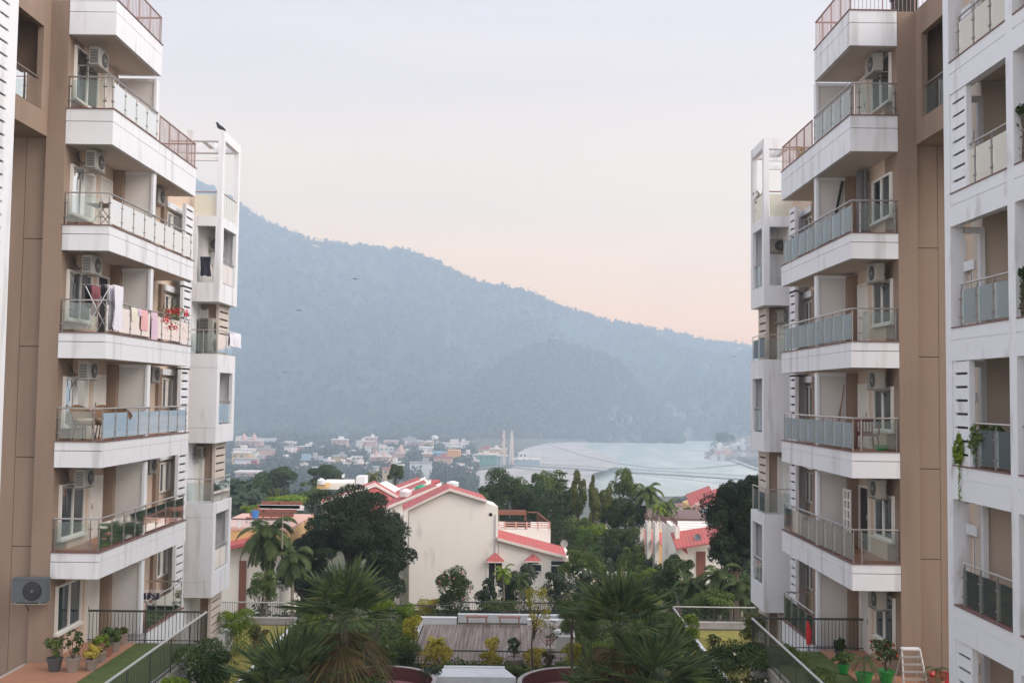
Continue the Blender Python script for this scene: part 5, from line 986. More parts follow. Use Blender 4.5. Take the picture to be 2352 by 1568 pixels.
for i, (px, py, R, Y, lab) in enumerate(((1590, 1340, 62, 58, 'shaggy palm left in the right palm group'), (1650, 1320, 66, 57, 'shaggy palm in the middle of the right palm group'), (1700, 1345, 60, 56, 'shaggy palm next to the right fin tower'))): feather_palm(lab, px, py, Y, R, -14.6, 18, 'feather', .15, 60 + i, up=1.2, lo=-.9, w_=.07)
T3('tree', 'dark crooked tree behind the right garden fence', 1558, 1320, 46, 50, 60, 'deep', 1.5, 2.2, 18, .38, .12, base=-14.6); T3('tree', 'bright low tree under the row houses', 1480, 1325, 34, 24, 68, 'bright', 1.5, 2.2, 12, .42, .1); T3('tree', 'low shadowy tree at the end of the lane', 1540, 1370, 40, 30, 56, 'deep', 1.4, 2.2, 12, .42, .1); T3('tree', 'dim green undergrowth tree behind the right grey fence', 1640, 1385, 60, 30, 54, 'mid', 1.4, 2.2, 14, .42, .1)
T3('tree', 'full rounded tree behind the thin conifer', 1305, 1165, 40, 58, 102, 'deep', 1.4, 2.1, 22, .36, .18)
T3('tree', 'yellowish tree between the two raised crowns', 1385, 1160, 30, 46, 100, 'olive', 1.4, 2.1, 22, .36, .18)
T3('tree', 'dark tree at the foot of the coconut palm', 1455, 1180, 40, 40, 99, 'deep', 1.4, 2.1, 22, .36, .18)
T3('tree', 'leafy green tree right of the villa wing', 1330, 1300, 60, 44, 70, 'mid', 1.4, 2.1, 22, .36, .18)
T3('tree', 'lighter green part tree on the domed dark tree', 1225, 1150, 60, 56, 112, 'mid', 1.4, 2.1, 22, .36, .18)
T3('tree', 'left shoulder tree of the domed dark tree', 1120, 1160, 46, 58, 112, 'deep', 1.4, 2.1, 22, .36, .18)
T3('tree', 'garden tree behind the right fan palm', 1440, 1360, 60, 34, 56, 'mid', 1.4, 2.1, 22, .36, .18)
T3('tree', 'greenish tree behind the left roofs', 720, 1130, 46, 26, 150, 'mid', 1.4, 2.1, 22, .36, .18)
T3('tree', 'round mid green tree right of the villa pergola', 1300, 1235, 56, 52, 95, 'mid', 1.5, 2.1, 24, .34, .18)
T3('tree', 'light green rounded tree beside the bright conifer', 1362, 1245, 44, 50, 92, 'bright', 1.5, 2.1, 24, .34, .18)
T3('tree', 'round green tree before the river palms', 1440, 1250, 46, 44, 90, 'mid', 1.5, 2.1, 24, .34, .18)
T3('tree', 'dark tree at the foot of the stepped row houses', 1500, 1345, 40, 34, 64, 'deep', 1.5, 2.1, 24, .34, .18)
T3('tree', 'upper right dome of the tall dark trees', 1255, 1120, 46, 44, 114, 'mid', 1.5, 2.1, 24, .34, .18)
T3('plumeria_tree', 'small bare branched plumeria with cream blooms', 1380, 1335, 26, 26, 58, 'plum', 1.0, 2.4, 12, .36, .08); T3('plumeria_tree', 'pale flowering plumeria beside the lane wall', 1403, 1298, 18, 18, 62, 'plum', .9, 2.4, 10, .36, .08)
# ================================================================ VILLAS
def pp(x, y, Y): return tuple(P(x, y, Y))
def quadroof(w, a, b, c, d, th, m): w.hexa([a, b, c, d] and [tuple(Vector(q) - Vector((0, 0, th))) for q in (a, b, c, d)] + [a, b, c, d], m)
def villa_main():
    Y = 72.0; t = thing('villa', 'cream gabled villa with red tiled roof and stained end wall', 'house', pp(1060, 1375, Y)); D = 9.0
    prof = [pp(940, 1400, Y), pp(940, 1172, Y), pp(1033, 1128, Y), pp(1144, 1163, Y), pp(1144, 1236, Y), pp(1322, 1285, Y), pp(1322, 1400, Y)]
    w = MB(); w.prism(prof[:5] + [pp(1144, 1400, Y)], (-.4, 3.0, 0))
    for z in (1, 2, 3): x = Vector(pp(975 + 42 * z, 1150, Y)); w.box(x.x, x.x + .02, Y - .012, Y, pp(0, 1395, Y)[2], pp(0, 1172, Y)[2])
    w.build('end_wall', M['cream'], t)
    w = MB(); w.prism([pp(1145, 1400, Y + .02), pp(1145, 1237, Y + .02), pp(1322, 1286, Y + .02), pp(1322, 1400, Y + .02)], (-.4, 6, 0)); w.build('wing_wall', M['cream'], t)
    L0 = Vector(pp(928, 1176, Y)); Pk = Vector(pp(1033, 1126, Y)); Rr = Vector(pp(1120, 1153, Y)); dv = Vector((-1.0, D, 0)); up = Vector((0, 0, .12)); o = Vector((0, -.25, 0))
    def slab(a, b, dv, m='roofred', th=.14, name='roof', edge=True):
        w = MB(); n_ = Vector((0, 0, th)); w.hexa([tuple(a + o), tuple(b + o), tuple(b + dv), tuple(a + dv), tuple(a + o + n_), tuple(b + o + n_), tuple(b + dv + n_), tuple(a + dv + n_)])
        r = w.build(name, M[m], t)
        if edge: w = MB(); q = Vector((0, -.1, 0)); w.hexa([tuple(a + o + q), tuple(b + o + q), tuple(b + o), tuple(a + o), tuple(a + o + q + n_ * 1.25), tuple(b + o + q + n_ * 1.25), tuple(b + o + n_ * 1.25), tuple(a + o + n_ * 1.25)]); w.build('verge', M['roofedge'], r)
    dv = Vector((-.45, 3.0, .1)); slab(L0, Pk, dv); slab(Pk, Rr, dv)
    a = Vector(pp(1142, 1239, Y)); b = Vector(pp(1300, 1281, Y)); slab(a, b, Vector((-.1, 1.5, .42)))
    w = MB(); za = pp(0, 1400, Y)[2]; w.box(pp(1146, 0, Y)[0], pp(1277, 0, 74.5)[0], 74.3, 79, -15, pp(1200, 1216, 74.3)[2]); w.build('upper_wall', M['cream'], t)
    # rails and pergola on the wing terrace
    w = MB(); zt = pp(1200, 1216, 74.3)[2]; x0, x1 = pp(1148, 0, 74.3)[0], pp(1277, 0, 74.3)[0]
    for i in range(3): w.box(x0, x1, 74.35, 74.4, zt + .12 + .16 * i, zt + .19 + .16 * i)
    for i in range(6): w.box(x0 + (x1 - x0) * i / 5.2, x0 + (x1 - x0) * i / 5.2 + .1, 74.3, 74.42, zt, zt + .55)
    w.build('terrace_rail', M['pinkwall'], t)
    w = MB()
    for i in range(6): w.box(x0 + .1, x0 + 2.4, 74.6 + .5 * i, 74.68 + .5 * i, zt + 1.0, zt + 1.1)
    for (xa, ya) in ((x0 + .2, 74.6), (x0 + 2.3, 74.6), (x0 + 2.3, 77), (x0 + .2, 77)): w.box(xa, xa + .09, ya, ya + .09, zt, zt + 1.0)
    w.box(x0 + .1, x0 + .2, 74.6, 77.2, zt + .92, zt + 1.0); w.box(x0 + 2.3, x0 + 2.4, 74.6, 77.2, zt + .92, zt + 1.0)
    w.tube([(x0 + 2.5, 77, zt + .95), (x1 - .9, 77, zt + .95), (x1, 74.4, zt + .5)], .05, 5)
    for i in range(10): w.tube([(x1 - .9 * i / 9, 74.4 + 2.6 * i / 9, zt), (x1 - .9 * i / 9, 74.4 + 2.6 * i / 9, zt + .5 + .45 * i / 9)], .02, 4)
    w.build('terrace_pergola', M['rust'], t)
    w = MB(); w.box(x0 + .8, x0 + 2.7, 74.5, 74.56, zt + .1, zt + .62); w.build('dark_screen', M['acdark'], t)
    # awning windows
    for (ax, bx, ty, ey, wb, ww) in ((1117, 1158, 1267, 1286, 1345, 1), (1206, 1242, 1271, 1285, 1318, 0)):
        A = Vector(pp(ax, ey, Y)); B_ = Vector(pp(bx, ey, Y)); Tp = Vector(pp((ax + bx) / 2, ty, Y)); w = MB(); f = Vector((0, -.55, 0)); f2 = Vector((0, -.03, 0)); tp = Tp + f2
        w.add([tuple(A + f), tuple(B_ + f), tuple(B_ + f2), tuple(A + f2), tuple(tp)], [(0, 1, 4), (1, 2, 4), (3, 0, 4), (3, 2, 1, 0)]); w.box(A.x, B_.x, Y - .57, Y - .5, A.z - .08, A.z, 1); w.build('awning', [M['roofred'], M['roofedge']], t)
        w = MB(); z0, z1 = pp(ax, wb, Y)[2], A.z - .1; xa, xb = A.x + .18, B_.x - .15; w.box(xa, xb, Y - .015, Y + .01, z0, z1); f_ = w.build('window', M['dark'], t)
        w = MB(); w.box(xa - .12, xa, Y - .1, Y - .002, z0, z1); w.build('reveal', M['cream'], f_)
        w = MB(); w.box(xb, xb + .05, Y - .1, Y - .002, z0, z1); w.build('reveal', M['cream'], f_)
        if not ww: w = MB(); c = Vector(pp(1232, 1302, Y)); w.box(c.x - .38, c.x + .38, Y - .28, Y - .02, c.z - .27, c.z + .27, 0); w.box(c.x - .32, c.x + .32, Y - .29, Y - .28, c.z - .21, c.z + .21, 1); w.build('window_unit', [M['plastic_w'], M['pane_see']], f_)
    w = MB(); a = pp(1266, 1288, Y); b = pp(1298, 1322, Y); w.box(a[0], b[0], Y - .012, Y + .015, b[2], a[2]); f_ = w.build('window', M['pane'], t); w = MB(); mz = a[2] - .32
    w.box(a[0], b[0], Y - .06, Y - .013, mz, mz + .06); w.box((a[0] + b[0]) / 2, (a[0] + b[0]) / 2 + .05, Y - .06, Y - .013, b[2], mz); w.build('frame', M['frame'], f_)
    w = MB(); c = pp(1127, 1181, Y); w.lathe([(.13, 0), (.13, -.03)], (c[0], Y, c[2]), 10, 0, 'y'); w.build('vent_hole', M['dark'], t)
    w = MB(); q = pp(1139, 1180, Y); w.tube([(q[0], Y - .06, q[2]), (q[0], Y - .06, -14.3)], .045, 6); w.build('drain_pipe', M['panel'], t)
    # recessed left side: upright dark sheet put in for the recess's shade
    w = MB(); w.box(pp(926, 0, Y)[0], pp(938.5, 0, Y)[0], Y + 1.2, Y + 3, -15, pp(0, 1180, Y)[2]); w.build('side_recess', M['cream'], t); w = MB(); w.box(pp(928, 0, Y + 1.2)[0], pp(940, 0, Y + 1.2)[0], Y + 1.15, Y + 1.19, -14, pp(930, 1182, Y)[2]); w.build('recess_shade', M['pane'], t)
    return t
villa_main()
def roofhouse(name, label, wall, roofs, wallm='cream', roofm='roofred', cat='house', D=7, group=None, extra=None):
    """wall: outline (px) at depth Y; roofs: list of (a, b, back offset)"""
    Y, poly = wall; c = P(sum(q[0] for q in poly) / len(poly), max(q[1] for q in poly), Y); t = thing(name, label, cat, tuple(c), group)
    w = MB(); w.prism([pp(a, b, Y) for a, b in poly], (0, D, 0)); w.build('wall', M[wallm], t)
    for (a, b, dv) in roofs:
        a = Vector(pp(*a, Y - .2)); b = Vector(pp(*b, Y - .2)); dv = Vector(dv); n_ = Vector((0, 0, .15)); w = MB(); w.hexa([tuple(a), tuple(b), tuple(b + dv), tuple(a + dv)] + [tuple(q + n_) for q in (a, b, b + dv, a + dv)]); r = w.build('roof', M[roofm], t)
        q = Vector((0, -.12, -.03)); w = MB(); w.hexa([tuple(a + q), tuple(b + q), tuple(b), tuple(a)] + [tuple(v + n_ * 1.3) for v in (a + q, b + q, b, a)]); w.build('verge', M['roofedge'], r)
    return t
t = roofhouse('villa', 'red hip roofed house behind the mango tree', (83, [(748, 1260), (748, 1158), (862, 1120), (938, 1162), (938, 1260)]), [((736, 1158), (860, 1114), (-.2, 1.5, .1)), ((860, 1114), (945, 1162), (-.2, 1.5, .1))])
w = MB(); w.prism([pp(752, 1160, 82.6), pp(860, 1117, 82.9), pp(936, 1162, 82.6), pp(915, 1192, 80), pp(790, 1192, 80)], (0, .2, -.2)); w.build('hip_roof', M['roofred'], t)
roofhouse('row_house', 'row house with red shed roof, nearest behind the cream villa', (80, [(885, 1260), (885, 1172), (1000, 1124), (1000, 1260)]), [((880, 1172), (1004, 1121), (-.4, 2.4, .12))], group='red shed roofed row')
roofhouse('row_house', 'row house with red shed roof, middle one of the stepped row', (85, [(875, 1240), (875, 1158), (975, 1116), (975, 1240)]), [((872, 1158), (980, 1114), (-.4, 2.4, .12))], group='red shed roofed row')
roofhouse('row_house', 'row house with red shed roof, farthest of the stepped row', (92, [(865, 1220), (865, 1146), (962, 1108), (962, 1220)]), [((862, 1145), (966, 1106), (-.4, 2.4, .12))], group='red shed roofed row')
def slab_house(name, label, px0, px1, py0, py1, Y, D, m, cat='house', wins=(), roof=None, group=None, par=None, wm_='dark'):
    a = P(px0, py0, Y); b = P(px1, py1, Y); t = thing(name, label, cat, ((a.x + b.x) / 2, Y, b.z), group)
    w = MB(); w.box(a.x, b.x, Y, Y + D, b.z, a.z); w.build('wall', M[m], t)
    if roof: w = MB(); w.box(a.x - .25, b.x + .25, Y - .25, Y + D + .2, a.z, a.z + (P(px0, py0 - roof[1], Y).z - a.z)); w.build('roof', M[roof[0]], t)
    for (u, v, uu, vv) in wins:
        w = MB(); x0 = a.x + (b.x - a.x) * u; x1 = a.x + (b.x - a.x) * uu; z1 = a.z + (b.z - a.z) * v; z0 = a.z + (b.z - a.z) * vv; w.box(x0, x1, Y - .06, Y - .004, z0, z1); w.build('window', M[wm_], t)
    return t
slab_house('roof_room', 'cream roof room with large windows beside the red cabin', 944, 976, 1107, 1130, 96, 3, 'cream', 'roof room', [(.1, .3, .35, .9), (.55, .3, .85, .9)]); slab_house('cabin', 'bright red corrugated cabin on the roofs', 979, 1005, 1107, 1121, 96, 3, 'plastic_r', 'cabin')
def tank(label, px, py, r, h, Y, m, rib=True):
    c = P(px, py, Y); s = Y / F; w = MB(); R = r * s; H = h * s; w.lathe([(R * .96, 0), (R, H * .1), (R * .97, H * .33), (R, H * .36), (R * .97, H * .6), (R, H * .63), (R * .9, H * .8), (R * .4, H * .95), (R * .38, H), (R * .3, H * 1.02)], (c.x, c.y, c.z - H), 20); tag(w.build('water_tank', M[m], smooth=True), label, 'water tank', 'rooftop water tanks')
tank('green water tank on the red roofs', 969, 1113, 16, 18, 84, 'plastic_g'); tank('round white water tank next to the green one', 932, 1122, 14, 18, 81, 'plastic_w'); tank('white water tank on the ochre stand', 738, 1098, 9, 14, 95, 'plastic_w'); tank('white tank behind the villa ridge', 1040, 1104, 14, 12, 82, 'plastic_w')
slab_house('tank_stand', 'small ochre block under a white water tank', 728, 748, 1111, 1122, 95, 2, 'orange', 'tank stand'); slab_house('roof_tank', 'tall square white tank above the mango tree', 818, 838, 1094, 1112, 96, 2, 'plastic_w', 'water tank'); slab_house('roof_deck', 'flat grey roof with railing behind the white dish', 735, 800, 1108, 1124, 97, 4, 'cream', 'house')
def dish(label, px, py, r, Y, m='acbody', face=(-.5, -.8, .4)):
    c = P(px, py, Y); R = r * Y / F; t = thing('satellite_dish', label, 'satellite dish', (c.x, c.y, c.z - R * 2), 'satellite dishes'); f = Vector(face).normalized(); a = f.orthogonal().normalized(); b = f.cross(a); w = MB(); vs = []; n_ = 18
    for rr, dd in ((.05, -.22), (.5, -.16), (.85, -.05), (1, 0)): vs += [tuple(c + (a * math.cos(2 * PI * i / n_) + b * math.sin(2 * PI * i / n_)) * R * rr + f * R * dd) for i in range(n_)]
    w.add(vs, [(j * n_ + i, j * n_ + (i + 1) % n_, (j + 1) * n_ + (i + 1) % n_, (j + 1) * n_ + i) for j in range(3) for i in range(n_)] + [tuple(range(n_))]); w.build('reflector', M[m], t)
    w = MB(); w.tube([tuple(c - f * R * .2), tuple(c - f * R * .4 - Vector((0, 0, R * .6))), tuple(c - f * R * .4 - Vector((0, 0, R * 2)))], R * .07, 5); w.tube([tuple(c - a * R * .8), tuple(c + f * R * .8)], R * .03, 4); w.build('mast', M['darksteel'], t)
dish('pale satellite dish at the right end of the villa wing roof', 1296, 1248, 9, 74, 'acbody', (.3, -.9, .3)); dish('small white dish above the mango tree', 789, 1092, 5, 94, 'plastic_w'); dish('dark satellite dish on the pink row house roof', 1602, 1233, 8, 76, 'acgrey', (-.1, -.9, .45))
def pole(label, px, py0, py1, Y, r=.05, m='acgrey'): a = P(px, py0, Y); b = P(px, py1, Y); w = MB(); w.tube([(a.x, a.y, b.z), tuple(a)], [r, r * .6], 5); tag(w.build('pole', M[m]), label, 'pole', 'thin poles on the roofs')
pole('thin pole left above the red roofs', 960, 1088, 1125, 94); pole('thin pole with bent head beside the green tank', 988, 1078, 1120, 94); pole('taller thin pole above the villa ridge', 1023, 1072, 1122, 94); pole('thin white mast right of the mango tree', 1146 + 0, 1170, 1215, 76, .03, 'acbody'); pole('thin pole at the end of the villa pergola', 1116 + 55, 1150, 1190, 80, .03); pole('thin pale pole leaning at the left palm', 652 - 2, 1180, 1260, 58, .04, 'palebark')
# left ochre house
def ochre():
    Y = 66.0; t = thing('house', 'ochre walled house with white slatted roof terrace beside the left fin tower', 'house', pp(570, 1375, Y)); z = lambda y: P(560, y, Y).z; x = lambda p: P(p, 1250, Y).x
    w = MB(); w.box(x(480), x(665), Y, Y + 8, z(1258), z(1218)); w.build('upper_wall', M['orange'], t); w = MB(); w.box(x(480), x(640), Y + .6, Y + 8, -15, z(1258)); w.build('lower_wall', M['cream'], t)
    w = MB(); w.box(x(480), x(665), Y - .05, Y + 8, z(1218), z(1212)); w.build('coping', M['pinkwall'], t)
    w = MB()
    for yy in (1207, 1201, 1195): w.box(x(480), x(665), Y, Y + .06, z(yy + 1.5), z(yy - 1))
    for p in range(490, 660, 28): w.box(x(p), x(p) + .12, Y - .03, Y + .08, z(1212), z(1193))
    w.build('slatted_rail', M['plastic_w'], t)
    w = MB(); w.box(x(480), x(665), Y - .02, Y + .08, z(1193), z(1190)); w.build('rail_cap', M['coping'], t)
    w = MB(); A = Vector(pp(500, 1256, Y)); B_ = Vector(pp(600, 1236, Y)); w.prism([tuple(A), tuple(B_), tuple(B_ + Vector((0, 0, .22))), tuple(A + Vector((0, 0, .22)))], (0, -1.0, -.2)); w.build('awning', M['roofred'], t)
    w = MB(); w.box(x(546), x(562), Y + .5, Y + .59, -15, z(1290)); w.build('door', M['rust'], t)
    w = MB()
    for i in range(5): yy = Y + 2 + i * 1.0; w.box(x(545), x(650), yy, yy + .08, z(1204) + .16 * i, z(1204) + .22 + .16 * i); w.box(x(545) + i * .3, x(545) + i * .3 + .08, yy, yy + .08, z(1214), z(1204) + .2 + .16 * i)
    w.build('terrace_pergola', M['rust'], t)
    w = MB(); w.box(x(550), x(660), Y + 5, Y + 5.1, z(1190), z(1178)); w.build('white_sheeting', M['plastic_w'], t)
ochre()
q = P(586, 1190, 68); tub((q.x, q.y, q.z), .25, .5, 'plastic_b', 'barrel', 'blue barrel on the slatted roof terrace'); slab_house('roof_box', 'long white tank box at the back of the slatted roof terrace', 612, 662, 1163, 1176, 72, 1, 'plastic_w', 'tank')
# right row houses, each a narrow fin front, ochre recess and red shed roof
xs = [(1470, 1188, 100, 1310), (1487, 1190, 94, 1318), (1505, 1192, 88, 1326), (1527, 1196, 82, 1335), (1552, 1200, 76.5, 1345)]; od = ('farthest', 'fourth', 'middle', 'second', 'nearest')
for i, (px, py, Y, pb) in enumerate(xs):
    t = thing('row_house', 'stepped row house with white fin wall and maroon rail, %s of the five' % od[i], 'house', pp(px, pb, Y), 'stepped row houses'); s = Y / F; x0 = P(px, py, Y).x; zt = P(px, py + 8, Y).z; zb = P(px, pb, Y).z; fw = 9 * s
    w = MB(); w.box(x0, x0 + fw, Y, Y + 1.5, zb, zt); w.build('fin_wall', M['cream'], t)
    w = MB(); w.box(x0 + fw, x0 + 28 * s, Y + 1.52, Y + 3, zb, P(px, py + 34, Y).z); w.build('recess_wall', M['orange' if i in (0, 3, 4) or i == 2 else 'pinkwall'], t)
    w = MB(); xa, xb = x0 + fw + .01, x0 + 25 * s; za, zc = P(px, py + 32, Y).z, P(px, py + 54, Y).z; w.hexa([(xa, Y - .5, zc - .1), (xb, Y - .5, zc - .5), (xb, Y + 1.4, za - .4), (xa, Y + 1.4, za), (xa, Y - .5, zc), (xb, Y - .5, zc - .4), (xb, Y + 1.4, za - .3), (xa, Y + 1.4, za + .1)]); w.build('shed_roof', M['roofred'], t)
    w = MB()
    for zz in (.15, .3, .45): w.box(x0 + .05, x0 + .12, Y - .05, Y + 2.5, zt + zz, zt + zz + .06)
    for yy in (0, .8, 1.6, 2.4): w.box(x0 + .04, x0 + .13, Y + yy - .05, Y + yy + .03, zt, zt + .5)
    w.build('rail', M['coping'], t)
t = slab_house('row_house', 'cream end house with pink-red roof and dark dish', 1556, 1680, 1218, 1400, 77.5, 6, 'cream', 'house', [(.35, .26, .52, .62)], None, wm_='rust')
a = Vector(pp(1553, 1262, 75.4)); b = Vector(pp(1690, 1240, 75.4)); w = MB(); dv = Vector((-.1, 2.0, .85)); n_ = Vector((0, 0, .12)); w.hexa([tuple(a), tuple(b), tuple(b + dv), tuple(a + dv)] + [tuple(v + n_) for v in (a, b, b + dv, a + dv)]); w.build('roof', M['roofred'], t)
w = MB(); A = P(1556, 1218, 77.5); B_ = P(1660, 1218, 77.5)
for zz in (.15, .35, .55): w.box(A.x, B_.x, 77.4, 77.46, A.z + zz, A.z + zz + .07)
w.build('slatted_rail', M['frame'], t)
slab_house('row_house', 'flat maroon edged terrace behind the stepped row', 1500, 1640, 1192, 1230, 102, 8, 'cream', 'house', (), ('coping', 3))
for i, (a, b, c, d, Y, m) in enumerate(((1590, 1640, 1158, 1200, 118, 'orange'), (1618, 1672, 1162, 1210, 112, 'pinkwall'))):
    roofhouse('house', ('left' if i == 0 else 'right') + ' one of two red shed roofed houses above the stepped row', (Y, [(a, d), (a, c + 8), (b, c - 12), (b, d)]), [((a - 2, c + 8), (b + 4, c - 13), (0, 4, 1.0))], m, group='upper red roofed pair')
slab_house('canopy', 'pale blue roofed canopy beside the great right tree', 1632, 1668, 1180, 1186, 104, 5, 'blueroof', 'canopy')
def hiproof(label, px, py, rx, h, Y): c = P(px, py, Y); s = Y / F; r = rx * s; w = MB(); w.add([(c.x - r, Y - r * .6, c.z), (c.x + r, Y - r * .6, c.z), (c.x + r, Y + r, c.z), (c.x - r, Y + r, c.z), (c.x - r * .15, Y, c.z + h * s), (c.x + r * .15, Y, c.z + h * s)], [(0, 1, 5, 4), (1, 2, 5), (2, 3, 4, 5), (3, 0, 4)]); t = thing('thatched_house', label, 'house', tuple(c), 'brown hip roofs'); w.build('roof', M['shingle'], t); w = MB(); w.box(c.x - r * .8, c.x + r * .8, Y - r * .4, Y + r * .8, c.z - 2.5, c.z); w.build('wall', M['cream'], t)
hiproof('lower left brown hip roof near the river', 1625, 1146, 22, 14, 150); hiproof('higher brown hip roof half behind the great right tree', 1655, 1142, 26, 20, 142); hiproof('small brown hip roof among the trees', 1385, 1180, 13, 10, 112); hiproof('flat pinkish roof by the river palms', 1580, 1160, 30, 6, 170)
kerb('grey retaining wall at the end of the lane', *sorted((P(1510, 1370, 58).x, P(1560, 1370, 58).x)), 58, 58.3, -14.6, P(1530, 1370, 58).z, 'concrete', 'retaining_wall'); kerb('pale lane wall with brown top among the trees', *sorted((P(1395, 1310, 64).x, P(1440, 1310, 64).x)), 64, 64.3, -14.6, P(1420, 1314, 64).z, 'concrete', 'garden_wall')
# ================================================================ FAR BANK TOWN
FB = [  # left, right, top, bottom in photo pixels, colour, label
    (540, 598, 1013, 1036, 'pinkwall', 'wide salmon building with domed roof at the far left of the town', 1), (545, 578, 1046, 1056, 'pinkwall', 'low salmon house below the domed building', 0), (634, 674, 1017, 1025, 'cream', 'flat cream hall among far trees', 0), (688, 724, 1027, 1037, 'cream', 'cream house with small upper room left of centre town', 0),
    (735, 770, 1029, 1035, 'cream', 'long low cream house behind the treetops', 0), (690, 742, 1058, 1076, 'pinkwall', 'salmon and yellow building with blue roof in the near town', 2), (745, 765, 1060, 1076, 'pinkwall', 'small salmon house beside the blue roofed building', 0), (806, 829, 1051, 1060, 'cream', 'cream house right of the near town', 0), (838, 850, 1028, 1047, 'cream', 'narrow white tower house', 0),
    (850, 893, 1050, 1073, 'pinkwall', 'ornate salmon temple block', 1), (909, 929, 1042, 1060, 'pinkwall', 'salmon shrine with tall dome', 3), (969, 991, 1043, 1064, 'pinkwall', 'salmon house beside the blue painted wall', 1), (1007, 1060, 1019, 1030, 'cream', 'long cream building beside the round water tower', 0), (1060, 1076, 1015, 1030, 'cream', 'cream end house on the hill foot', 0),
    (1098, 1140, 1045, 1058, 'greenroof', 'green sided shed left of the bridge tower', 4), (1062, 1098, 1046, 1056, 'cream', 'low white hall right of the orange painted wall', 0), (1078, 1099, 1060, 1070, 'plastic_r', 'small red building near the bridge approach', 0), (1192, 1210, 1043, 1052, 'plastic_w', 'white boathouse right of the bridge tower', 0), (1182, 1240, 1056, 1062, 'blueroof', 'long turquoise roofed shed by the sand', 0),
    (930, 966, 1043, 1047, 'greenroof', 'pale green covered colonnade between two shrines', 0), (1140, 1165, 1048, 1056, 'blueroof', 'turquoise shed behind the bridge tower legs', 0), (540, 588, 1086, 1108, 'pinkwall', 'near salmon house beside the left fin tower', 0), (780, 800, 1066, 1078, 'cream', 'pale house above the villa roofs', 0), (965, 990, 1075, 1086, 'cream', 'pale cluttered house near the blue wall', 0), (900, 925, 1070, 1082, 'pinkwall', 'pale pink house above the ragged palm', 0), (1035, 1075, 1075, 1083, 'concrete', 'grey low roof at the bridge approach', 0), (820, 845, 1066, 1076, 'pinkwall', 'small rosy house left of the temple block', 0), (660, 682, 1040, 1048, 'cream', 'small cream house in the far left trees', 0), (870, 905, 1030, 1036, 'cream', 'thin cream roof line behind the shrine', 0)]
for (a, b, c, d, m, lab, st) in FB:
    q = PZ((a + b) / 2, d, -40.5 * K); Y = min(q.y, 1050 * K); s = Y / F; x0, x1 = P(a, d, Y).x, P(b, d, Y).x; zt = P((a + b) / 2, c, Y).z; zb = P((a + b) / 2, d, Y).z; t = thing('house', lab, 'building', ((x0 + x1) / 2, Y, zb), 'buildings of the far town')
    w = MB(); w.box(x0, x1, Y, Y + min(20, (x1 - x0)), zb - 6 * K, zt); w.build('wall', M[m], t)
    w = MB(); w.box(x0 - .5 * K, x1 + .5 * K, Y - .5 * K, Y + min(20, (x1 - x0)) + .5 * K, zt, zt + .7 * K); f1 = ((a * 7) % 10) / 18; (w.box(x0 + (x1 - x0) * f1, x0 + (x1 - x0) * (f1 + .25 + (b % 3) * .1), Y + 2 * K, Y + 6 * K, zt + .7 * K, zt + (1.4 + (c % 3)) * K) if (a + c) % 3 else None); w.build('roof', M['blueroof' if st == 2 else 'roofedge'], t)
    n_ = max(2, int((x1 - x0) / (3.2 * K))); rows = max(1, int((zt - zb) / (3.3 * K)))
    for r_ in range(rows):
        for i in range(min(n_, 9)):
            if (r_ * 7 + i * 3) % 5 == 4: continue
            xa = x0 + (x1 - x0) * (i + .3) / min(n_, 9); w = MB(); w.box(xa, xa + 1.2 * K, Y - .08, Y - .01, zb + (1 + r_ * 3.2) * K, zb + (2.6 + r_ * 3.2) * K); w.build('window', M['acgrey'], t)
    if st in (1, 3):
        w = MB()
        for f in ((.3, .7) if st == 1 else (.5,)): R = (x1 - x0) * (.12 if st == 1 else .4); w.lathe([(R, 0), (R * 1.1, R * .5), (R * .8, R * 1.3), (R * .3, R * 1.9), (.1, R * 2.6)], (x0 + (x1 - x0) * f, Y + 3 * K, zt + .7 * K), 12)
        w.build('dome', M[m], t)
g = random.Random(21)
for i in range(46):
    px = g.uniform(545, 1150); py = g.uniform(1022, 1092) if g.random() < .7 else g.uniform(1022, 1050); z = -40.8 * K; q = PZ(px, py, z); Y = q.y
    if Y > 1050 * K or Y < 420 * K: continue
    a = g.uniform(5, 13) * (.6 + Y / K / 1500) * K; h = g.choice((3.0, 3.0, 5.8, 6.2)) * K; m = g.choice(('pinkwall', 'pinkwall', 'cream', 'cream', 'plastic_w', 'orange', 'blueroof' if i % 3 == 0 else 'cream')); x = q.x; t = thing('house', 'one of the many small plain houses scattered through the far town', 'building', (x, Y, z), 'plain houses of the far town')
    w = MB(); w.box(x - a / 2, x + a / 2, Y, Y + 8 * K, z - 6, z + h); w.build('wall', M[m], t); w = MB(); w.box(x - a / 2 - .7, x + a / 2 + .7, Y - .7, Y + 8.4 * K, z + h, z + h + .5 * K)
    if g.random() < .6: c_ = g.uniform(-.3, .1) * a; w.box(x + c_, x + c_ + a * .3, Y + 2 * K, Y + 5 * K, z + h + .5 * K, z + h + 2.5 * K)
    w.build('roof', M[g.choice(('roofedge', 'cream', 'roofred' if i % 4 == 0 else 'roofedge', 'concrete'))], t)
    for k in range(max(1, int(a / (4 * K)))):
        for l in range(max(1, int(h / (3 * K)))): w = MB(); xx = x - a / 2 + (1 + k * 4) * K; w.box(xx, xx + 1.2 * K, Y - .1, Y - .01, z + (.9 + l * 2.9) * K, z + (2.2 + l * 2.9) * K); w.build('window', M['acgrey'], t)
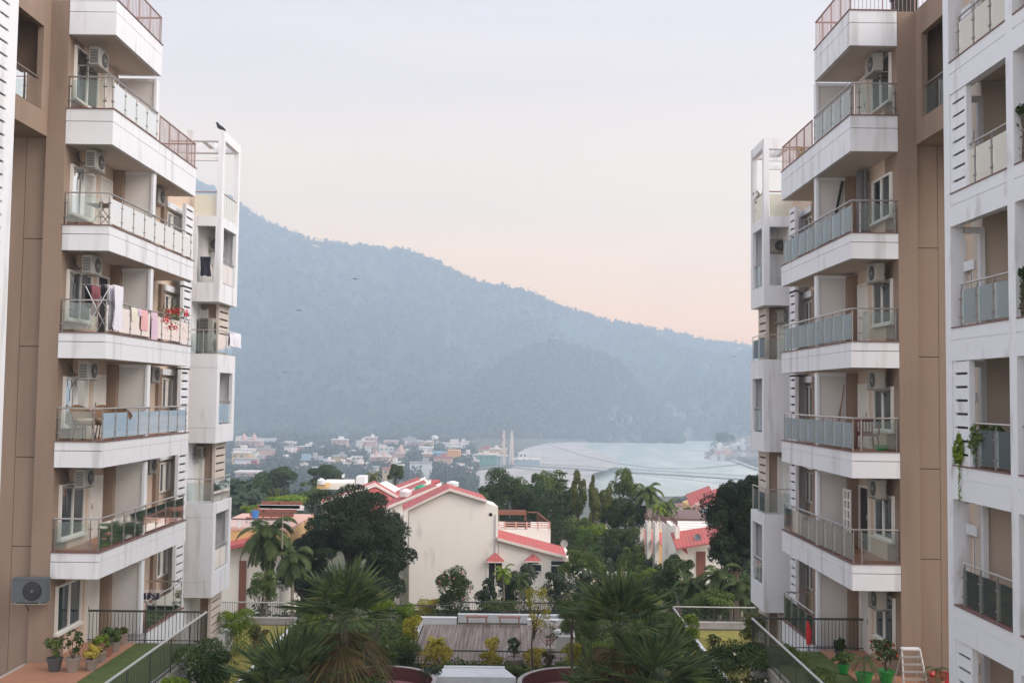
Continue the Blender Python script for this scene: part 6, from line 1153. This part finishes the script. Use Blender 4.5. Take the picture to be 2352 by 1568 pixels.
def watertower():
    Y = 830.0 * K; t = thing('water_tower', 'round cream water tower on legs in the far town', 'water tower', pp(999, 1026, Y)); s = Y / F; c = P(999, 1002, Y); w = MB(); R = 7.5 * s; w.lathe([(R * .4, 10 * s * -1), (R, -6 * s), (R, 0), (R * .9, 1.2 * s), (R * .3, 2.6 * s)], tuple(c), 16); w.build('tank', M['cream'], t)
    for a in range(6): w = MB(); w.tube([(c.x + R * .75 * math.cos(a), c.y + R * .75 * math.sin(a), c.z - 24 * s), (c.x + R * .75 * math.cos(a), c.y + R * .75 * math.sin(a), c.z - 6 * s)], .5 * K, 5); w.build('leg', M['cream'], t)
watertower()
def mural():
    Y = 640.0 * K; t = thing('painted_building', 'blue and orange painted building with framed mural in the far town', 'building', pp(1025, 1068, Y)); f = lambda x, y: P(x, y, Y)
    a, b, c = f(992, 1038), f(1027, 1068), f(1057, 1034); w = MB(); w.box(a.x, b.x, Y, Y + 12 * K, b.z - 4 * K, a.z); w.build('blue_wall', M['bluewall'], t)
    w = MB(); w.box(b.x, c.x, Y - .5, Y + 12 * K, f(0, 1048).z, c.z); w.box(f(1048, 0).x, c.x, Y - .5, Y + 12 * K, b.z - 4 * K, f(0, 1048).z); w.build('orange_wall', M['mural'], t)
    w = MB(); g = random.Random(4)
    for i in range(9): x = f(1034 + i * 1.6, 0).x; z = f(0, 1046 - g.uniform(0, 5)).z; w.box(x, x + .6 * K, Y - .6, Y - .52, f(0, 1047).z, z, i % 3)
    w.build('mural_patch', [M['rust'], M['cream'], M['bluewall']], t)
mural()
g = random.Random(11); BX, BY, BZ, BT = BANK
for i in range(44):                                             # town on the right bank slope
    r_ = int(g.uniform(0, 1) ** .7 * 40); c_ = int(g.uniform(.04, .55) * 159); x, y, z = BX[r_, c_], BY[r_, c_], BZ[r_, c_]; a = g.uniform(2.5, 5) * K; h = g.uniform(1.8, 4) * K
    w = MB(); w.box(x - a / 2, x + a / 2, y - 3, y + 7, z - 5, z + h); w.box(x - a / 2 - .5, x + a / 2 + .5, y - 3.5, y + 7.5, z + h, z + h + .7); w.box(x - a * .2, x + a * .3, y, y + 4, z + h + .7, z + h + .7 + g.uniform(1, 3)); o = w.build('house', M[g.choice(['cream', 'concrete', 'panel', 'pinkwall', 'panel'])]); tag(o, 'small pale house in the hazy town on the right river bank', 'building', 'right bank town houses')
w = MB(); w.poly([tuple(PZ(a, b, -45.2 * K)) for a, b in ((1640, 1030), (1660, 1050), (1740, 1078), (1900, 1100), (1900, 1010), (1650, 1010))]); tag(w.build('river_bank', M['sand']), kind='structure')
T3('tree', 'hazy round grove at the head of the right bank', 1665, 1003, 26, 14, 760 * K, 'far', 5, 1.6, 14, .5, 0, base=-46 * K)
# ================================================================ SUSPENSION BRIDGE
def bridge():
    P = lambda x, y, Y: globals()['P'](x, y, Y * K)
    pp = lambda x, y, Y: tuple(P(x, y, Y))
    A = Vector(pp(1168, 1066, 620)); Bp = Vector(pp(1760, 1103, 455)); t = thing('suspension_bridge', 'long footbridge hung on cables across the pale green river', 'bridge', tuple(A)); d = Bp - A
    for px in (1158.5, 1177.5):
        w = MB(); a = P(px, 1072, 620); b = P(px - .5, 989, 620); w.hexa([(a.x - 1.5, 619 * K, a.z), (a.x + 1.5, 619 * K, a.z), (a.x + 1.5, 621.5 * K, a.z), (a.x - 1.5, 621.5 * K, a.z), (b.x - .9, 619.5 * K, b.z), (b.x + .9, 619.5 * K, b.z), (b.x + .9, 621 * K, b.z), (b.x - .9, 621 * K, b.z)]); w.build('tower_leg', M['tower'], t)
        w = MB(); w.tube([(a.x - 3.6, 626 * K, a.z), (b.x - 1, 621 * K, b.z)], [.9, .6], 5); w.build('brace', M['cream'], t)
    w = MB(); a, b = P(1158, 0, 620).x, P(1178, 0, 620).x
    for y0, y1 in ((992, 995), (1024, 1027), (1040, 1042)): w.box(a, b, 619.6 * K, 620.4 * K, P(1168, y1, 620).z, P(1168, y0, 620).z)
    w.tube([(a, 620 * K, P(1168, 995, 620).z), (b, 620 * K, P(1168, 1024, 620).z)], .55, 4); w.tube([(b, 620 * K, P(1168, 995, 620).z), (a, 620 * K, P(1168, 1024, 620).z)], .55, 4); w.build('cross_frame', M['wood'], t)
    side = Vector((d.y, -d.x, 0)).normalized() * 1.6 * K; w = MB(); w.hexa([tuple(A + side - Vector((0, 0, .5 * K))), tuple(A - side - Vector((0, 0, .5 * K))), tuple(Bp - side - Vector((0, 0, .5 * K))), tuple(Bp + side - Vector((0, 0, .5 * K))), tuple(A + side), tuple(A - side), tuple(Bp - side), tuple(Bp + side)])
    A2 = Vector(pp(1050, 1082, 600)); w.hexa([tuple(A2 + Vector((0, 2 * K, -.5 * K))), tuple(A2 - Vector((0, 2 * K, .5 * K))), tuple(A - Vector((0, 2 * K, .5 * K))), tuple(A + Vector((0, 2 * K, -.5 * K))), tuple(A2 + Vector((0, 2 * K, 0))), tuple(A2 - Vector((0, 2 * K, 0))), tuple(A - Vector((0, 2 * K, 0))), tuple(A + Vector((0, 2 * K, 0)))]); w.build('deck', M['cablegrey'], t)
    w = MB(); N = 110
    for sd_ in (side, -side):
        w.tube([tuple(A + sd_ + Vector((0, 0, 1.5 * K))), tuple(Bp + sd_ + Vector((0, 0, 1.5 * K)))], .14, 4)
        for i in range(N): q = A + d * i / N + sd_; w.tube([tuple(q), tuple(q + Vector((0, 0, 1.5 * K)))], .09, 3)
    w.build('railing', M['cablegrey'], t)
    w = MB(); top = [P(1158.5, 990, 620), P(1177.5, 990, 620)]
    cab = [(1167, 990, 620), (1215, 1005, 607), (1256, 1019, 596), (1332, 1044, 575), (1417, 1064, 551), (1507, 1075, 526), (1600, 1076, 500), (1690, 1067, 475), (1800, 1040, 445)]
    for o_ in (-1.6 * K, 1.6 * K): w.tube([tuple(Vector(pp(a, b, c)) + Vector((0, o_, 0))) for a, b, c in cab], .18, 4)
    w.tube([tuple(top[0]), pp(1120, 1003, 640), pp(1066, 1030, 665)], .18, 4); w.tube([tuple(top[1]), pp(1130, 1003, 642), pp(1080, 1030, 668)], .18, 4)
    w.tube([pp(1370, 1100, 560), pp(1400, 1078, 555)], .2, 4); w.build('cable', M['cablegrey'], t)
    w = MB()
    for i in range(1, 22):
        f = i / 22; x = 1168 + 592 * f; cy = np.interp(x, [q[0] for q in cab], [q[1] for q in cab]); Y = 620 - 165 * f; a = P(x, cy, Y); b = A + d * f
        if a.z > b.z + .5: w.tube([tuple(a), (a.x, a.y, b.z)], .05, 3)
    w.build('hanger', M['cablegrey'], t)
    w = MB(); w.tube([pp(1168, 1080, 612), pp(1400, 1082, 552), pp(1640, 1108, 487), pp(1760, 1120, 455)], .2, 4)
    for i in range(40): f = i / 40; q = A + d * f; w.tube([tuple(q), tuple(q + Vector((0, 0, -2.2 * K * (1 - abs(2 * f - 1) * .2))))], .1, 3)
    w.build('lower_stay', M['cablegrey'], t)
bridge()
# ================================================================ BIRDS
def bird(name, label, p, s, fly=False, group=None):
    t = thing(name, label, 'bird', p, group); x, y, z = p; w = MB()
    if not fly:
        w.tube([(x + .16 * s, y, z + .02 * s), (x + .06 * s, y, z + .09 * s), (x - .05 * s, y, z + .14 * s), (x - .10 * s, y, z + .22 * s), (x - .12 * s, y, z + .27 * s), (x - .17 * s, y, z + .26 * s)], [.02 * s, .05 * s, .07 * s, .045 * s, .035 * s, .006 * s], 8); w.build('body', M['feather'], t, smooth=True)
        w = MB(); w.tube([(x, y - .02 * s, z), (x, y - .02 * s, z + .08 * s)], .008 * s, 4); w.tube([(x, y + .02 * s, z), (x, y + .02 * s, z + .08 * s)], .008 * s, 4); w.build('leg', M['coping'], t)
    else:
        w.tube([(x - .3 * s, y, z), (x - .1 * s, y, z), (x + .15 * s, y, z + .02 * s), (x + .28 * s, y, z)], [.03 * s, .07 * s, .06 * s, .01 * s], 6); w.build('body', M['feather'], t)
        for sg in (-1, 1): w = MB(); w.add([(x - .1 * s, y, z), (x + .12 * s, y, z), (x + .05 * s + sg * .25 * s, y + sg * .35 * s, z + .14 * s), (x - .15 * s + sg * .6 * s, y + sg * .6 * s, z + .02 * s)], [(0, 1, 2, 3)]); w.build('wing', M['feather'], t)
q = P(513, 297, 41.0); bird('pigeon', 'dark pigeon perched on the left pergola frame', (q.x, 40.62, 10.4), 1.25)
for px, py, Y, s, lab in ((817, 641, 150, .7, 'small dark bird flying before the upper hillside'), (688, 713, 150, .7, 'small dark bird flying lower left before the hillside'), (655, 855, 150, .5, 'faint small bird flying near the left fin tower'), (1686, 820, 160, .5, 'faint bird in the sky right of the ridge')): bird('bird', lab, pp(px, py, Y), s, True, 'birds flying before the hill')
